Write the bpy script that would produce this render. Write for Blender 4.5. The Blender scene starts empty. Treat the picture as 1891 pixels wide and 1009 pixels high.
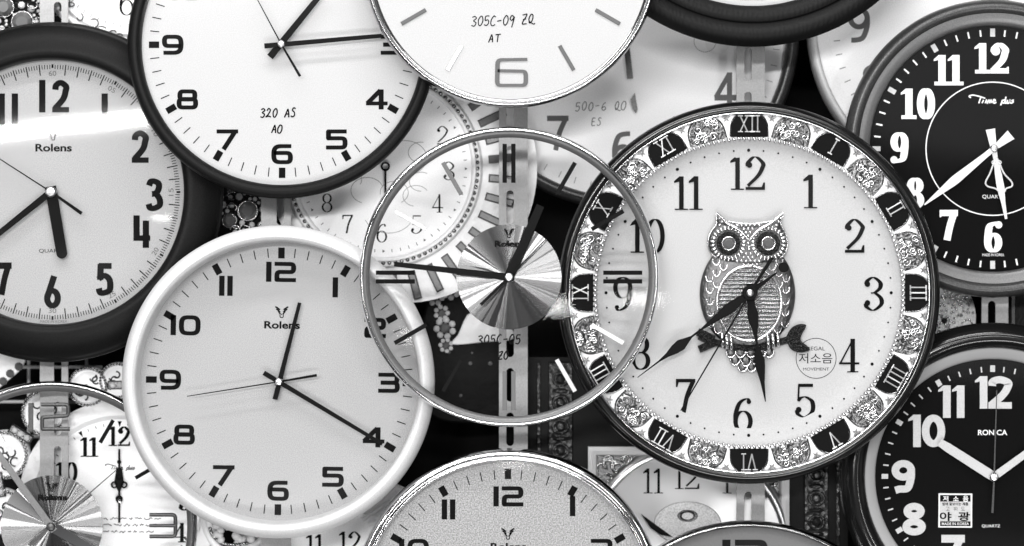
import bpy, bmesh, math, random
from mathutils import Vector, noise
R = math.radians
random.seed(7)
scene = bpy.context.scene
C = scene.collection

# ------------------------------------------------------------------ camera, light, exposure
S = 0.00056            # metres per photograph pixel at y = 0
D = 3.0                # camera distance
CX, CY = 945.5, 504.5
cam_d = bpy.data.cameras.new('camera'); cam = bpy.data.objects.new('camera', cam_d); C.objects.link(cam)
cam.location = (0, -D, 0); cam.rotation_euler = (R(90), 0, 0)
cam_d.sensor_width = 36; cam_d.lens = 36*D/(1891*S)
cam_d.clip_start = .05; cam_d.clip_end = 60
cam_d.dof.use_dof = True; cam_d.dof.focus_distance = D+.02; cam_d.dof.aperture_fstop = 3.2
scene.camera = cam

w = bpy.data.worlds.new('World'); scene.world = w; w.use_nodes = True
nt = w.node_tree; nt.nodes.clear()
wo = nt.nodes.new('ShaderNodeOutputWorld'); bg = nt.nodes.new('ShaderNodeBackground')
tc = nt.nodes.new('ShaderNodeTexCoord'); mp = nt.nodes.new('ShaderNodeMapping')
mp.inputs['Scale'].default_value = (1.6, 1.6, 4.2)
no = nt.nodes.new('ShaderNodeTexNoise'); no.inputs['Scale'].default_value = 1.7; no.inputs['Detail'].default_value = 1.5
rp = nt.nodes.new('ShaderNodeValToRGB')
el = rp.color_ramp.elements
el[0].position = .44; el[0].color = (.012, .012, .012, 1)
el[1].position = .64; el[1].color = (1.0, 1.0, 1.01, 1)
e = el.new(.53); e.color = (.12, .12, .121, 1)
nt.links.new(tc.outputs['Generated'], mp.inputs['Vector']); nt.links.new(mp.outputs['Vector'], no.inputs['Vector'])
nt.links.new(no.outputs['Fac'], rp.inputs['Fac']); nt.links.new(rp.outputs['Color'], bg.inputs['Color'])
bg.inputs['Strength'].default_value = 0.28
nt.links.new(bg.outputs[0], wo.inputs[0])

def area(name, loc, target, sx, sy, radiance):
    l = bpy.data.lights.new(name, 'AREA'); l.shape = 'RECTANGLE'; l.size = sx; l.size_y = sy
    l.energy = radiance*math.pi*sx*sy; l.color = (1, .995, .985)
    o = bpy.data.objects.new(name, l); C.objects.link(o); o.location = loc
    d = Vector(target)-Vector(loc); o.rotation_euler = d.to_track_quat('-Z', 'Z').to_euler()
    return o
# rows of fluorescent tubes on the shop ceiling
area('ceiling_tube', (-.35, -0.95, 1.75), (0, 0, 0), 2.6, .15, 21)
area('ceiling_tube', (.15, -1.75, 1.95), (0, 0, 0), 2.6, .15, 15)
area('ceiling_row', (-.1, -3.7, 1.75), (0, 0, 0), 3.2, .18, 16)
area('far_ceiling_row', (-.85, -7.0, 1.37), (0, 0, 0), 3.3, .22, 92)
area('low_fill', (.3, -3.5, -1.9), (0, 0, 0), 3.0, .25, 24)  # unseen fill light from below, added to brighten the back clocks
area('hall_lamp', (.051, -6.2, -.104), (0, 0, 0), .25, .030, 60)
area('left_fill', (-2.9, -6.5, .35), (0, 0, 0), .22, 1.7, 34)  # side fill panel added out of view to lift the back layer
area('right_fill', (3.1, -6.5, .25), (0, 0, 0), .22, 1.7, 34)  # matching added fill panel on the right, also unseen
scene.view_settings.view_transform = 'Standard'; scene.view_settings.look = 'None'
scene.view_settings.exposure = .5; scene.view_settings.gamma = 1; scene.view_settings.use_curve_mapping = False
scene.cycles.max_bounces = 8; scene.cycles.transparent_max_bounces = 16
scene.cycles.caustics_reflective = False; scene.cycles.caustics_refractive = False
scene.cycles.sample_clamp_indirect = 4; scene.cycles.sample_clamp_direct = 24
scene.cycles.use_denoising = True

# ------------------------------------------------------------------ materials
def mat(name, col, rough=.5, metal=0., spec=.5, speck=0., speck_scale=900., bump=0., bump_scale=400., coat=0., bump_kind='noise', aniso=0., contrast=False):
    m = bpy.data.materials.new(name); m.use_nodes = True
    t = m.node_tree; b = t.nodes['Principled BSDF']
    c = (col, col, col*1.012, 1) if not isinstance(col, tuple) else (*col, 1)
    b.inputs['Base Color'].default_value = c
    b.inputs['Roughness'].default_value = rough; b.inputs['Metallic'].default_value = metal
    b.inputs['Specular IOR Level'].default_value = spec
    b.inputs['Coat Weight'].default_value = coat; b.inputs['Coat Roughness'].default_value = .04
    co = t.nodes.new('ShaderNodeTexCoord')
    if speck:
        n = t.nodes.new('ShaderNodeTexNoise'); n.inputs['Scale'].default_value = speck_scale; n.inputs['Detail'].default_value = 2
        r = t.nodes.new('ShaderNodeValToRGB'); e = r.color_ramp.elements
        a = max(0, c[0]*(1-speck)); z = min(1, c[0]*(1+speck))
        e[0].position = .34; e[0].color = (a, a, a*1.012, 1); e[1].position = .66; e[1].color = (z, z, z*1.012, 1)
        t.links.new(co.outputs['Object'], n.inputs['Vector']); t.links.new(n.outputs['Fac'], r.inputs['Fac'])
        t.links.new(r.outputs['Color'], b.inputs['Base Color'])
    if bump:
        if bump_kind == 'voronoi':
            n = t.nodes.new('ShaderNodeTexVoronoi'); out = 'Distance'
        elif bump_kind == 'wave':
            n = t.nodes.new('ShaderNodeTexWave'); n.inputs['Distortion'].default_value = 9; n.inputs['Detail'].default_value = 3; out = 'Fac'
        else:
            n = t.nodes.new('ShaderNodeTexNoise'); n.inputs['Detail'].default_value = 3; out = 'Fac'
        n.inputs['Scale'].default_value = bump_scale
        bp = t.nodes.new('ShaderNodeBump'); bp.inputs['Strength'].default_value = bump; bp.inputs['Distance'].default_value = .002
        t.links.new(co.outputs['Object'], n.inputs['Vector']); t.links.new(n.outputs[out], bp.inputs['Height'])
        t.links.new(bp.outputs['Normal'], b.inputs['Normal'])
    if aniso:
        b.inputs['Anisotropic'].default_value = aniso
        tg = t.nodes.new('ShaderNodeTangent'); tg.direction_type = 'RADIAL'; tg.axis = 'Y'
        t.links.new(tg.outputs[0], b.inputs['Tangent'])
    return m

def glass_mat(name, gain=1.0, rough=.045):
    m = bpy.data.materials.new(name); m.use_nodes = True; t = m.node_tree; t.nodes.clear()
    o = t.nodes.new('ShaderNodeOutputMaterial'); mx = t.nodes.new('ShaderNodeMixShader')
    tr = t.nodes.new('ShaderNodeBsdfTransparent'); tr.inputs[0].default_value = (.97, .97, .97, 1)
    gl = t.nodes.new('ShaderNodeBsdfGlossy'); gl.inputs['Roughness'].default_value = rough
    gl.inputs['Color'].default_value = (gain, gain, gain, 1)
    lw = t.nodes.new('ShaderNodeLayerWeight'); lw.inputs['Blend'].default_value = .5      # Schlick reflectance, the same from both sides
    pw = t.nodes.new('ShaderNodeMath'); pw.operation = 'POWER'; pw.inputs[1].default_value = 5
    ma = t.nodes.new('ShaderNodeMath'); ma.operation = 'MULTIPLY_ADD'; ma.inputs[1].default_value = .96; ma.inputs[2].default_value = .04
    t.links.new(lw.outputs['Facing'], pw.inputs[0]); t.links.new(pw.outputs[0], ma.inputs[0]); t.links.new(ma.outputs[0], mx.inputs[0]); t.links.new(tr.outputs[0], mx.inputs[1]); t.links.new(gl.outputs[0], mx.inputs[2])
    t.links.new(mx.outputs[0], o.inputs[0])
    return m

M = dict(
    wall=mat('black_backing_board', .006, .8, spec=.1),
    white_dial=mat('white_dial_paper', .50, .6, spec=.2, speck=.07),
    bright_dial=mat('bright_white_dial', .92, .6, spec=.2, speck=.06),
    silver_dial=mat('silvery_dial_paint', .355, .5, spec=.3, speck=.20, speck_scale=1100),
    pearl_dial=mat('pearl_dial', .44, .45, spec=.4, speck=.08, speck_scale=900),
    glitter=mat('glitter_dial', .30, .35, spec=.8, speck=.45, speck_scale=700, bump=.5, bump_scale=800),
    glitter_pale=mat('pale_glitter', .62, .4, spec=.6, speck=.25, speck_scale=700, bump=.4, bump_scale=700),
    grey_dial=mat('grey_dial', .16, .5, spec=.3, speck=.12, speck_scale=1000),
    black_dial=mat('black_dial_paper', .004, .6, spec=.03),
    black=mat('satin_black_plastic', .006, .45, spec=.10, speck=.35, speck_scale=900),
    black_gloss=mat('gloss_black_lacquer', .006, .16, spec=.5),
    black_wood=mat('dark_stained_wood', .006, .5, spec=.12, bump=.10, bump_scale=60, bump_kind='wave'),
    white_plastic=mat('white_plastic', .62, .38, spec=.35, speck=.09, speck_scale=1000),
    ink=mat('black_ink', .005, .6, spec=.04),
    grey_ink=mat('grey_ink', .12, .6, spec=.2),
    pale_ink=mat('faded_ink', .30, .7, spec=.2),
    white_ink=mat('white_ink', .80, .6, spec=.2),
    lume=mat('pale_luminous_paint', .52, .6, spec=.2, speck=.08),
    hand_black=mat('black_hand_enamel', .005, .5, spec=.05),
    hand_white=mat('white_hand_enamel', .70, .4, spec=.4),
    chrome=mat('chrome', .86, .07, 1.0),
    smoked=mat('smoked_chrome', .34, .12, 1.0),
    steel=mat('satin_steel', .62, .30, 1.0),
    gunmetal=mat('grey_metallic_paint', .05, .34, .4, speck=.4),
    gunmetal_light=mat('light_grey_metallic_paint', .13, .38, .4, speck=.15),
    spun=mat('spun_aluminium', .15, .24, 1.0, aniso=.9),
    ivory=mat('ivory_lacquer', .84, .35, spec=.5, coat=.3),
    filigree=mat('silver_filigree', .17, .38, 1.0, bump=.35, bump_scale=160, bump_kind='voronoi'),
    silver=mat('antique_silver', .34, .2, 1.0, bump=.35, bump_scale=500),
    silver_dark=mat('oxidised_silver', .13, .33, 1.0, bump=.5, bump_scale=420),
    silver_bright=mat('polished_silver', .8, .18, 1.0),
    roman_silver=mat('silvered_numeral', .50, .35, .4),
    gem=mat('grey_crystal', .14, .06, .2, spec=1.0, coat=1.0),
    gem_clear=mat('clear_crystal', .80, .05, .3, spec=1.0, coat=1.0),
    glitter_black=mat('black_glitter', .008, .35, 0., spec=.3, bump=1.0, bump_scale=500, bump_kind='voronoi'),
    rail=mat('grey_zinc_rail', .24, .42, .35, speck=.10),
    label=mat('white_label_card', .82, .6, spec=.2),
    ornate_white=mat('white_gilt_moulding', .88, .4, spec=.5, bump=.6, bump_scale=160),
    cream=mat('cream_lacquer', .66, .35, spec=.4),
    carved=mat('carved_dark_relief', .035, .35, .5, bump=1.0, bump_scale=150, bump_kind='voronoi'),
    pearl_case=mat('brushed_silver_dial', .66, .30, .75, aniso=.7),
    velvet=mat('dark_feather_velvet', .006, .6, spec=.1, bump=1.0, bump_scale=90),
    wire=mat('white_coated_wire', .72, .4),
    glass=glass_mat('clear_glass'),
    pane=glass_mat('polished_flat_glass', rough=.012),
)

# ------------------------------------------------------------------ mesh helpers. Local units are photograph pixels: (x right, z up, h towards the viewer)
class MB:
    def __init__(s): s.v = []; s.f = []
    def add(s, vs, fs):
        n = len(s.v); s.v += vs; s.f += [[i+n for i in f] for f in fs]; return s
    def lathe(s, prof, seg=160, cx=0, cz=0, sx=1, sz=1, a0=0, closed=False):
        vs = []; fs = []; m = len(prof)
        for i in range(seg):
            a = 2*math.pi*i/seg+a0
            for r, h in prof: vs.append((cx+sx*r*math.cos(a), cz+sz*r*math.sin(a), h))
        for i in range(seg):
            j = (i+1) % seg
            for k in range(m if closed else m-1):
                l = (k+1) % m
                fs.append([i*m+k, j*m+k, j*m+l, i*m+l])
        return s.add(vs, fs)
    def disc(s, r, h, cx=0, cz=0, seg=64, sx=1, sz=1):
        return s.add([(cx+sx*r*math.cos(2*math.pi*i/seg), cz+sz*r*math.sin(2*math.pi*i/seg), h) for i in range(seg)], [list(range(seg))])
    def poly(s, pts, h): return s.add([(x, z, h) for x, z in pts], [list(range(len(pts)))])
    def prism(s, pts, h0, h1, bev=0):
        n = len(pts); vs = [(x, z, h0) for x, z in pts]+[(x, z, h1-bev) for x, z in pts]
        fs = [list(range(n))[::-1]]+[[i, (i+1) % n, n+(i+1) % n, n+i] for i in range(n)]
        if bev:
            cxm = sum(p[0] for p in pts)/n; czm = sum(p[1] for p in pts)/n
            for i in range(n):
                p = Vector(pts[i]); a = Vector(pts[i-1]); b = Vector(pts[(i+1) % n])
                d1 = (p-a); d2 = (b-p)
                n1 = Vector((-d1.y, d1.x)); n2 = Vector((-d2.y, d2.x))
                nn = (n1.normalized() if n1.length else n1)+(n2.normalized() if n2.length else n2)
                nn = nn.normalized() if nn.length > 1e-6 else Vector((cxm-p.x, czm-p.y)).normalized()
                if area2(pts) < 0: nn = -nn
                vs.append((p.x+nn.x*bev, p.y+nn.y*bev, h1))
            fs += [[n+i, n+(i+1) % n, 2*n+(i+1) % n, 2*n+i] for i in range(n)]
            fs.append([2*n+i for i in range(n)])
        else: fs.append([n+i for i in range(n)])
        return s.add(vs, fs)
    def rect(s, cx, cz, wd, ht, h0, h1=None, rot=0, bev=0):
        c, sn = math.cos(rot), math.sin(rot)
        pts = [(cx+x*c-z*sn, cz+x*sn+z*c) for x, z in ((-wd/2, -ht/2), (wd/2, -ht/2), (wd/2, ht/2), (-wd/2, ht/2))]
        return s.poly(pts, h0) if h1 is None else s.prism(pts, h0, h1, bev)
    def stroke(s, pts, width, h, closed=False):
        n = len(pts); vs = []; fs = []
        P = [Vector(p) for p in pts]
        P = [p for i, p in enumerate(P) if i == 0 or (p-P[i-1]).length > 1e-4]
        if closed and (P[0]-P[-1]).length < 1e-4: P.pop()
        n = len(P)
        for i in range(n):
            a = P[i-1] if (i > 0 or closed) else None
            b = P[(i+1) % n] if (i < n-1 or closed) else None
            d1 = (P[i]-a).normalized() if a is not None else None
            d2 = (b-P[i]).normalized() if b is not None else None
            if d1 is None: d1 = d2
            if d2 is None: d2 = d1
            t = (d1+d2)
            t = t.normalized() if t.length > 1e-6 else d1
            nrm = Vector((-t.y, t.x)); n1 = Vector((-d1.y, d1.x))
            k = 1/max(.5, nrm.dot(n1))
            wd = width(t, i/(n-1)) if callable(width) else width
            o = nrm*(wd*.5*k)
            vs += [(P[i].x+o.x, P[i].y+o.y, h), (P[i].x-o.x, P[i].y-o.y, h)]
        for i in range(n if closed else n-1):
            j = (i+1) % n
            fs.append([2*i, 2*i+1, 2*j+1, 2*j])
        return s.add(vs, fs)
    def tube(s, pts, r, seg=8, closed=False, taper=None, flat=1.0):
        P = [Vector(p) for p in pts]; n = len(P); vs = []; fs = []
        for i in range(n):
            a = P[i-1] if (i > 0 or closed) else P[i]
            b = P[(i+1) % n] if (i < n-1 or closed) else P[i]
            t = (b-a); t = t.normalized() if t.length else Vector((1, 0, 0))
            u = Vector((0, 0, 1)); u = u-t*u.dot(t)
            if u.length < .05: u = Vector((0, 1, 0))-t*t.y
            u.normalize(); v = t.cross(u)
            rr = r*(taper(i/(n-1)) if taper else 1)
            for k in range(seg):
                q = 2*math.pi*k/seg
                vs.append(tuple(P[i]+u*math.cos(q)*rr*flat+v*math.sin(q)*rr))
        for i in range(n if closed else n-1):
            j = (i+1) % n
            for k in range(seg): fs.append([i*seg+k, i*seg+(k+1) % seg, j*seg+(k+1) % seg, j*seg+k])
        if not closed: fs += [list(range(seg))[::-1], [(n-1)*seg+k for k in range(seg)]]
        return s.add(vs, fs)
    def ball(s, cx, cz, h, r, sx=1, sz=1, sh=1, u=10, v=6, rot=0):
        vs = []; fs = []; c, sn = math.cos(rot), math.sin(rot)
        for j in range(1, v):
            p = math.pi*j/v
            for i in range(u):
                q = 2*math.pi*i/u
                x, z = sx*r*math.sin(p)*math.cos(q), sz*r*math.sin(p)*math.sin(q)
                vs.append((cx+x*c-z*sn, cz+x*sn+z*c, h+sh*r*math.cos(p)))
        top = len(vs); vs += [(cx, cz, h+sh*r), (cx, cz, h-sh*r)]
        for j in range(v-2):
            for i in range(u): fs.append([j*u+i, j*u+(i+1) % u, (j+1)*u+(i+1) % u, (j+1)*u+i])
        for i in range(u):
            fs.append([top, (i+1) % u, i]); fs.append([top+1, (v-2)*u+i, (v-2)*u+(i+1) % u])
        return s.add(vs, fs)
    def gem(s, cx, cz, h, r, n=8, rot=0):
        # faceted stone: girdle, crown, table
        vs = []
        for rr, hh in ((1, 0), (.98, .25), (.58, .62)):
            for i in range(n):
                q = 2*math.pi*(i+(.5 if rr < .9 else 0))/n+rot
                vs.append((cx+rr*r*math.cos(q), cz+rr*r*math.sin(q), h+hh*r))
        fs = [[i, (i+1) % n, n+(i+1) % n, n+i] for i in range(n)]
        for i in range(n):
            fs += [[n+i, n+(i+1) % n, 2*n+i], [n+(i+1) % n, 2*n+(i+1) % n, 2*n+i]]
        fs.append([2*n+i for i in range(n)])
        return s.add(vs, fs)
    def grid(s, fn, inside, x0, x1, z0, z1, step):
        nx = int((x1-x0)/step)+1; nz = int((z1-z0)/step)+1; idx = {}; vs = []; fs = []
        for j in range(nz+1):
            for i in range(nx+1):
                x, z = x0+i*step, z0+j*step
                if inside(x, z): idx[i, j] = len(vs); vs.append((x, z, fn(x, z)))
        for j in range(nz):
            for i in range(nx):
                q = [idx.get(k) for k in ((i, j), (i+1, j), (i+1, j+1), (i, j+1))]
                if None not in q: fs.append(q)
        return s.add(vs, fs)
    def text(s, body, cx, cz, wd, ht, h, bold=0., rot=0, shear=0.):
        c = bpy.data.curves.new('t', 'FONT'); c.body = body; c.offset = bold; c.resolution_u = 5; c.shear = shear
        o = bpy.data.objects.new('t', c); C.objects.link(o)
        dg = bpy.context.evaluated_depsgraph_get(); dg.update()
        m = bpy.data.meshes.new_from_object(o.evaluated_get(dg))
        xs = [v.co.x for v in m.vertices]; ys = [v.co.y for v in m.vertices]
        x0, x1, y0, y1 = min(xs), max(xs), min(ys), max(ys)
        ca, sa = math.cos(rot), math.sin(rot); vs = []
        for v in m.vertices:
            x = (v.co.x-(x0+x1)/2)/(x1-x0)*wd; z = (v.co.y-(y0+y1)/2)/(y1-y0)*ht
            vs.append((cx+x*ca-z*sa, cz+x*sa+z*ca, h))
        fs = [list(p.vertices) for p in m.polygons]
        bpy.data.objects.remove(o); bpy.data.curves.remove(c); bpy.data.meshes.remove(m)
        return s.add(vs, fs)

def area2(pts): return sum(pts[i-1][0]*pts[i][1]-pts[i][0]*pts[i-1][1] for i in range(len(pts)))

def cr(pts, n=8):
    out = []; P = [Vector(p) for p in pts]; P = [2*P[0]-P[1]]+P+[2*P[-1]-P[-2]]
    for i in range(1, len(P)-2):
        for k in range(n):
            t = k/n; a, b, c, d = P[i-1:i+3]
            out.append(tuple(.5*((2*b)+(c-a)*t+(2*a-5*b+4*c-d)*t*t+(3*b-a-3*c+d)*t**3)))
    out.append(tuple(P[-2])); return out
def ell(cx, cz, rx, rz, n=40, a0=0, a1=360):
    m = n if a1-a0 < 360 else n-1
    return [(cx+rx*math.cos(R(a0+(a1-a0)*i/m if a1-a0 < 360 else 360*i/n)), cz+rz*math.sin(R(a0+(a1-a0)*i/m if a1-a0 < 360 else 360*i/n))) for i in range(n+1 if a1-a0 < 360 else n)]
def rpoly(pts, rad, closed=False, n=7):
    out = []; N = len(pts)
    for i, p in enumerate(pts):
        r = rad[i] if isinstance(rad, (list, tuple)) else rad
        if (not closed and i in (0, N-1)) or r == 0: out.append(p); continue
        P = Vector(p); A = Vector(pts[i-1]); B = Vector(pts[(i+1) % N])
        r = min(r, (A-P).length*.5, (B-P).length*.5)
        a = P+(A-P).normalized()*r; b = P+(B-P).normalized()*r
        for k in range(n+1):
            t = k/n; q = (1-t)**2*a+2*t*(1-t)*P+t*t*b
            # pull out towards a circular arc
            out.append((q.x+(P.x-q.x)*.14*4*t*(1-t), q.y+(P.y-q.y)*.14*4*t*(1-t)))
    return out

class Clock:
    def __init__(s, cx, cy, y, label, name='wall_clock', cat='clock', rot=0, group=None, kind=None):
        s.cx, s.cy, s.y = cx, cy, y; s.u = S*(D+y)/D
        o = bpy.data.objects.new(name, None); C.objects.link(o)
        o.location = ((cx-CX)*s.u, y, (CY-cy)*s.u); o.rotation_euler = (0, R(rot), 0)
        o.empty_display_size = .05
        o['label'] = label; o['category'] = cat
        if group: o['group'] = group
        s.root = o
    def part(s, name, mb, m, parent=None, smooth=38, label=None):
        me = bpy.data.meshes.new(name); u = s.u
        me.from_pydata([(x*u, -h*u, z*u) for x, z, h in mb.v], [], mb.f)
        if smooth:
            bm = bmesh.new(); bm.from_mesh(me); bmesh.ops.recalc_face_normals(bm, faces=bm.faces); bm.to_mesh(me); bm.free()
            me.polygons.foreach_set('use_smooth', [True]*len(me.polygons)); me.set_sharp_from_angle(angle=R(smooth))
        me.materials.append(M[m] if isinstance(m, str) else m)
        o = bpy.data.objects.new(name, me); C.objects.link(o); o.parent = parent or s.root
        if label: o['label'] = label
        return o
    def copy(s, src, parent=None):
        o = src.copy(); C.objects.link(o); o.parent = parent or src.parent; return o
    def seen(s, x, z, pad=60):
        px, py = s.cx+x, s.cy-z
        return -pad < px < 1891+pad and -pad < py < 1009+pad

# ------------------------------------------------------------------ numerals
def sq_digit(d, W=1.08, tv=.25, th=.20):
    L, Rr, B, T = tv/2, W-tv/2, th/2, 1-th/2; Mi = .5
    wd = lambda t, q: th+(tv-th)*abs(t.y)
    s = lambda p, closed=False, wf=wd: ('s', p, wf, closed)
    if d == 0: return [s(rpoly([(L, B), (Rr, B), (Rr, T), (L, T)], .34, True), True)], W
    if d == 1: return [s([(tv/2, 0), (tv/2, 1)], wf=tv*1.08)], tv*1.15
    if d == 2: return [s(rpoly([(0, T), (Rr, T), (Rr, Mi), (L, Mi), (L, B), (W, B)], [0, .26, .2, .2, .04, 0]))], W
    if d == 3: return [s(rpoly([(0, T), (Rr-.02, T), (Rr-.02, Mi+.01), (.12, Mi+.01)], .2)), s(rpoly([(.12, Mi), (Rr, Mi), (Rr, B), (0, B)], .22))], W
    if d == 4: return [s([(W*.70, 0), (W*.70, 1)]), s([(0, .30), (W, .30)], wf=th*.95), s([(W*.66, .95), (.06, .30)], wf=tv*.92)], W
    if d == 5: return [s(rpoly([(W*.96, T), (L, T), (L, .56), (Rr, .56), (Rr, B), (0, B)], [0, .02, .02, .24, .24, 0]))], W
    if d in (6, 9):
        p = rpoly([(W*.93, T), (L, T), (L, B), (Rr, B), (Rr, .56), (L, .56)], [0, .42, .34, .28, .26, 0])
        if d == 9: p = [(W-x, 1-z) for x, z in p]
        return [s(p)], W
    if d == 7: return [s([(0, T), (W, T)], wf=th), s([(W-tv*.62, T), (W*.32, 0)], wf=tv*.95)], W
    if d == 8: return [s(rpoly([(L+.04, .5), (Rr-.04, .5), (Rr-.04, T), (L+.04, T)], .24, True), True), s(rpoly([(L, B), (Rr, B), (Rr, .52), (L, .52)], .24, True), True)], W

def rd_digit(d, W=.62, t=.18, n=.05, serif=True, ball=True, bar=None, condensed=False):
    T, B, L, Rr, c = 1-n/2, n/2, t/2, W-t/2, W/2
    bar = bar or max(n, .10)
    wd = lambda v, q: n+(t-n)*abs(v.y)**1.25
    s = lambda p, wf=wd, closed=False: ('s', p, wf, closed)
    o = []
    def bl(x, z, r=None):
        if ball: o.append(('d', x, z, r or max(t*.62, .07)))
    if d == 0: return [s(ell(c, .5, (Rr-L)/2, (T-B)/2, 44), closed=True)], W
    if d == 1:
        x = .20 if serif else (t/2+(.0 if condensed else .16)); sw = .20
        o.append(s([(x, 0), (x, 1)], t))
        if serif: o.append(s([(x-t/2-.13, n*.6), (x+t/2+.13, n*.6)], n*1.2))
        if not condensed: o.append(('p', [(x-t/2+.01, 1), (x-t/2-.15, .86), (x-t/2-.15, .80), (x-t/2+.01, .84)]))
        return o, (x+t/2+(.14 if serif else .02))
    if d == 2:
        o.append(s(cr([(L, .70), (L+.02, .83), (c, T), (Rr, .80), (Rr-.01, .66), (c+.08, .42), (L*.7+.02, .12)])))
        o.append(s([(0, bar/2), (W, bar/2)], bar)); bl(L+.05, .74)
        if serif: o.append(('p', [(W, bar*.5), (W, .22), (W-.05, .22), (W-.1, bar*.9)]))
        return o, W
    if d == 3:
        o.append(s(cr([(L, .78), (L+.05, .90), (c, T), (Rr-.03, .84), (Rr-.03, .68), (c+.05, .55), (.36*W, .53)])))
        o.append(s(cr([(.36*W, .52), (c+.06, .51), (Rr, .36), (Rr, .18), (c, B), (L+.03, .10), (L-.01, .22)])))
        bl(L+.04, .79); bl(L+.04, .23); return o, W
    if d == 4:
        if condensed:
            return [s([(t*.5, 1), (t*.5, .35)], t), s([(0, .30), (W, .30)], max(n, .15)), s([(W*.74, .84), (W*.74, 0)], t)], W
        x = W*.70
        o += [s([(x, 0), (x, 1)], t), s([(0, .27), (W*1.04, .27)], max(n*1.2, .06 if serif else n)), s([(x, .97), (.04, .28)], max(n*1.3, t*.35) if serif else t*.9)]
        if serif: o.append(s([(x-t/2-.1, n*.6), (x+t/2+.1, n*.6)], n*1.2))
        return o, W*1.04
    if d == 5:
        o.append(s([(.16*W, 1-bar*.55), (W*.92, 1-bar*.55)], bar*1.1))
        o.append(s([(.18*W+n*.3, .97), (.15*W+n*.3, .48)], max(n, t*.4) if serif else t))
        o.append(s(cr([(.15*W, .50), (.32*W, .585), (c+.04, .60), (Rr, .46), (Rr, .18), (c, B), (L+.03, .09), (L-.01, .22)])))
        bl(L+.04, .23); return o, W
    if d in (6, 9):
        ry = .315-n/2
        o.append(s(ell(c, .315, (Rr-L)/2, ry, 36), closed=True))
        if condensed: o.append(s([(W*.60, 1), (L+.01, .36)], t))
        else: o.append(s(cr([(W*.84, .93), (W*.66, T), (.32*W, .86), (L+.01, .56), (L, .315)])))
        if ball and not condensed: bl(W*.80, .90, t*.5)
        if d == 9:
            q = []
            for k in o:
                if k[0] == 's': q.append(('s', [(W-x, 1-z) for x, z in k[1]], k[2], k[3]))
                else: q.append(('d', W-k[1], 1-k[2], k[3]))
            o = q
        return o, W
    if d == 7:
        o.append(s([(0, 1-bar*.6), (W, 1-bar*.6)], bar*1.2))
        o.append(s(cr([(W-t*.45, .95), (W*.58, .5), (W*.40, 0)]), t*.95))
        if serif: o.append(('p', [(0, 1), (0, .76), (.045, .76), (.09, 1-bar)]))
        return o, W
    if d == 8:
        o.append(s(ell(c, .745, (Rr-L)/2*.86, .255-n/2, 32), closed=True)); o.append(s(ell(c, .265, (Rr-L)/2, .265-n/2, 36), closed=True)); return o, W

STYLES = {
    'square': (lambda d: sq_digit(d), .12),
    'thinsquare': (lambda d: sq_digit(d, 1.12, .13, .12), .18),
    'didone': (lambda d: rd_digit(d, .58, .135, .03, bar=.085), .03),
    'didone_bold': (lambda d: rd_digit(d, .62, .19, .05, bar=.09), .02),
    'windsor': (lambda d: rd_digit(d, .60, .24, .10, bar=.17), .0),
    'gothic': (lambda d: rd_digit(d, .52, .195, .17, False, False, bar=.165, condensed=True), .19),
    'round': (lambda d: rd_digit(d, .72, .235, .215, False, False, bar=.20), .01),
    'helv': (lambda d: rd_digit(d, .62, .15, .14, False, False, bar=.13), .06),
    'thin': (lambda d: rd_digit(d, .58, .10, .03, True, True, bar=.06), .03),
}
def number(mb, n, style, cx, cz, ht, h, dh=.10, wx=1.0):
    fn, gap = STYLES[style]; items = []; x = 0
    for ch in str(n):
        g, wd = fn(int(ch)); items.append((g, x)); x += wd+gap
    tot = x-gap; k = 0
    for g, x0 in items:
        for it in g:
            hh = h+k*dh; k += 1
            tr = lambda p: (cx+(p[0]+x0-tot/2)*ht*wx, cz+(p[1]-.5)*ht)
            if it[0] == 's':
                wf = it[2]; ww = (lambda t, q, wf=wf: wf(t, q)*ht) if callable(wf) else wf*ht
                mb.stroke([tr(p) for p in it[1]], ww, hh, it[3])
            elif it[0] == 'd':
                a, b = tr((it[1], it[2])); mb.disc(it[3]*ht, hh, a, b, 20)
            else: mb.poly([tr(p) for p in it[1]], hh)
    return mb

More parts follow.
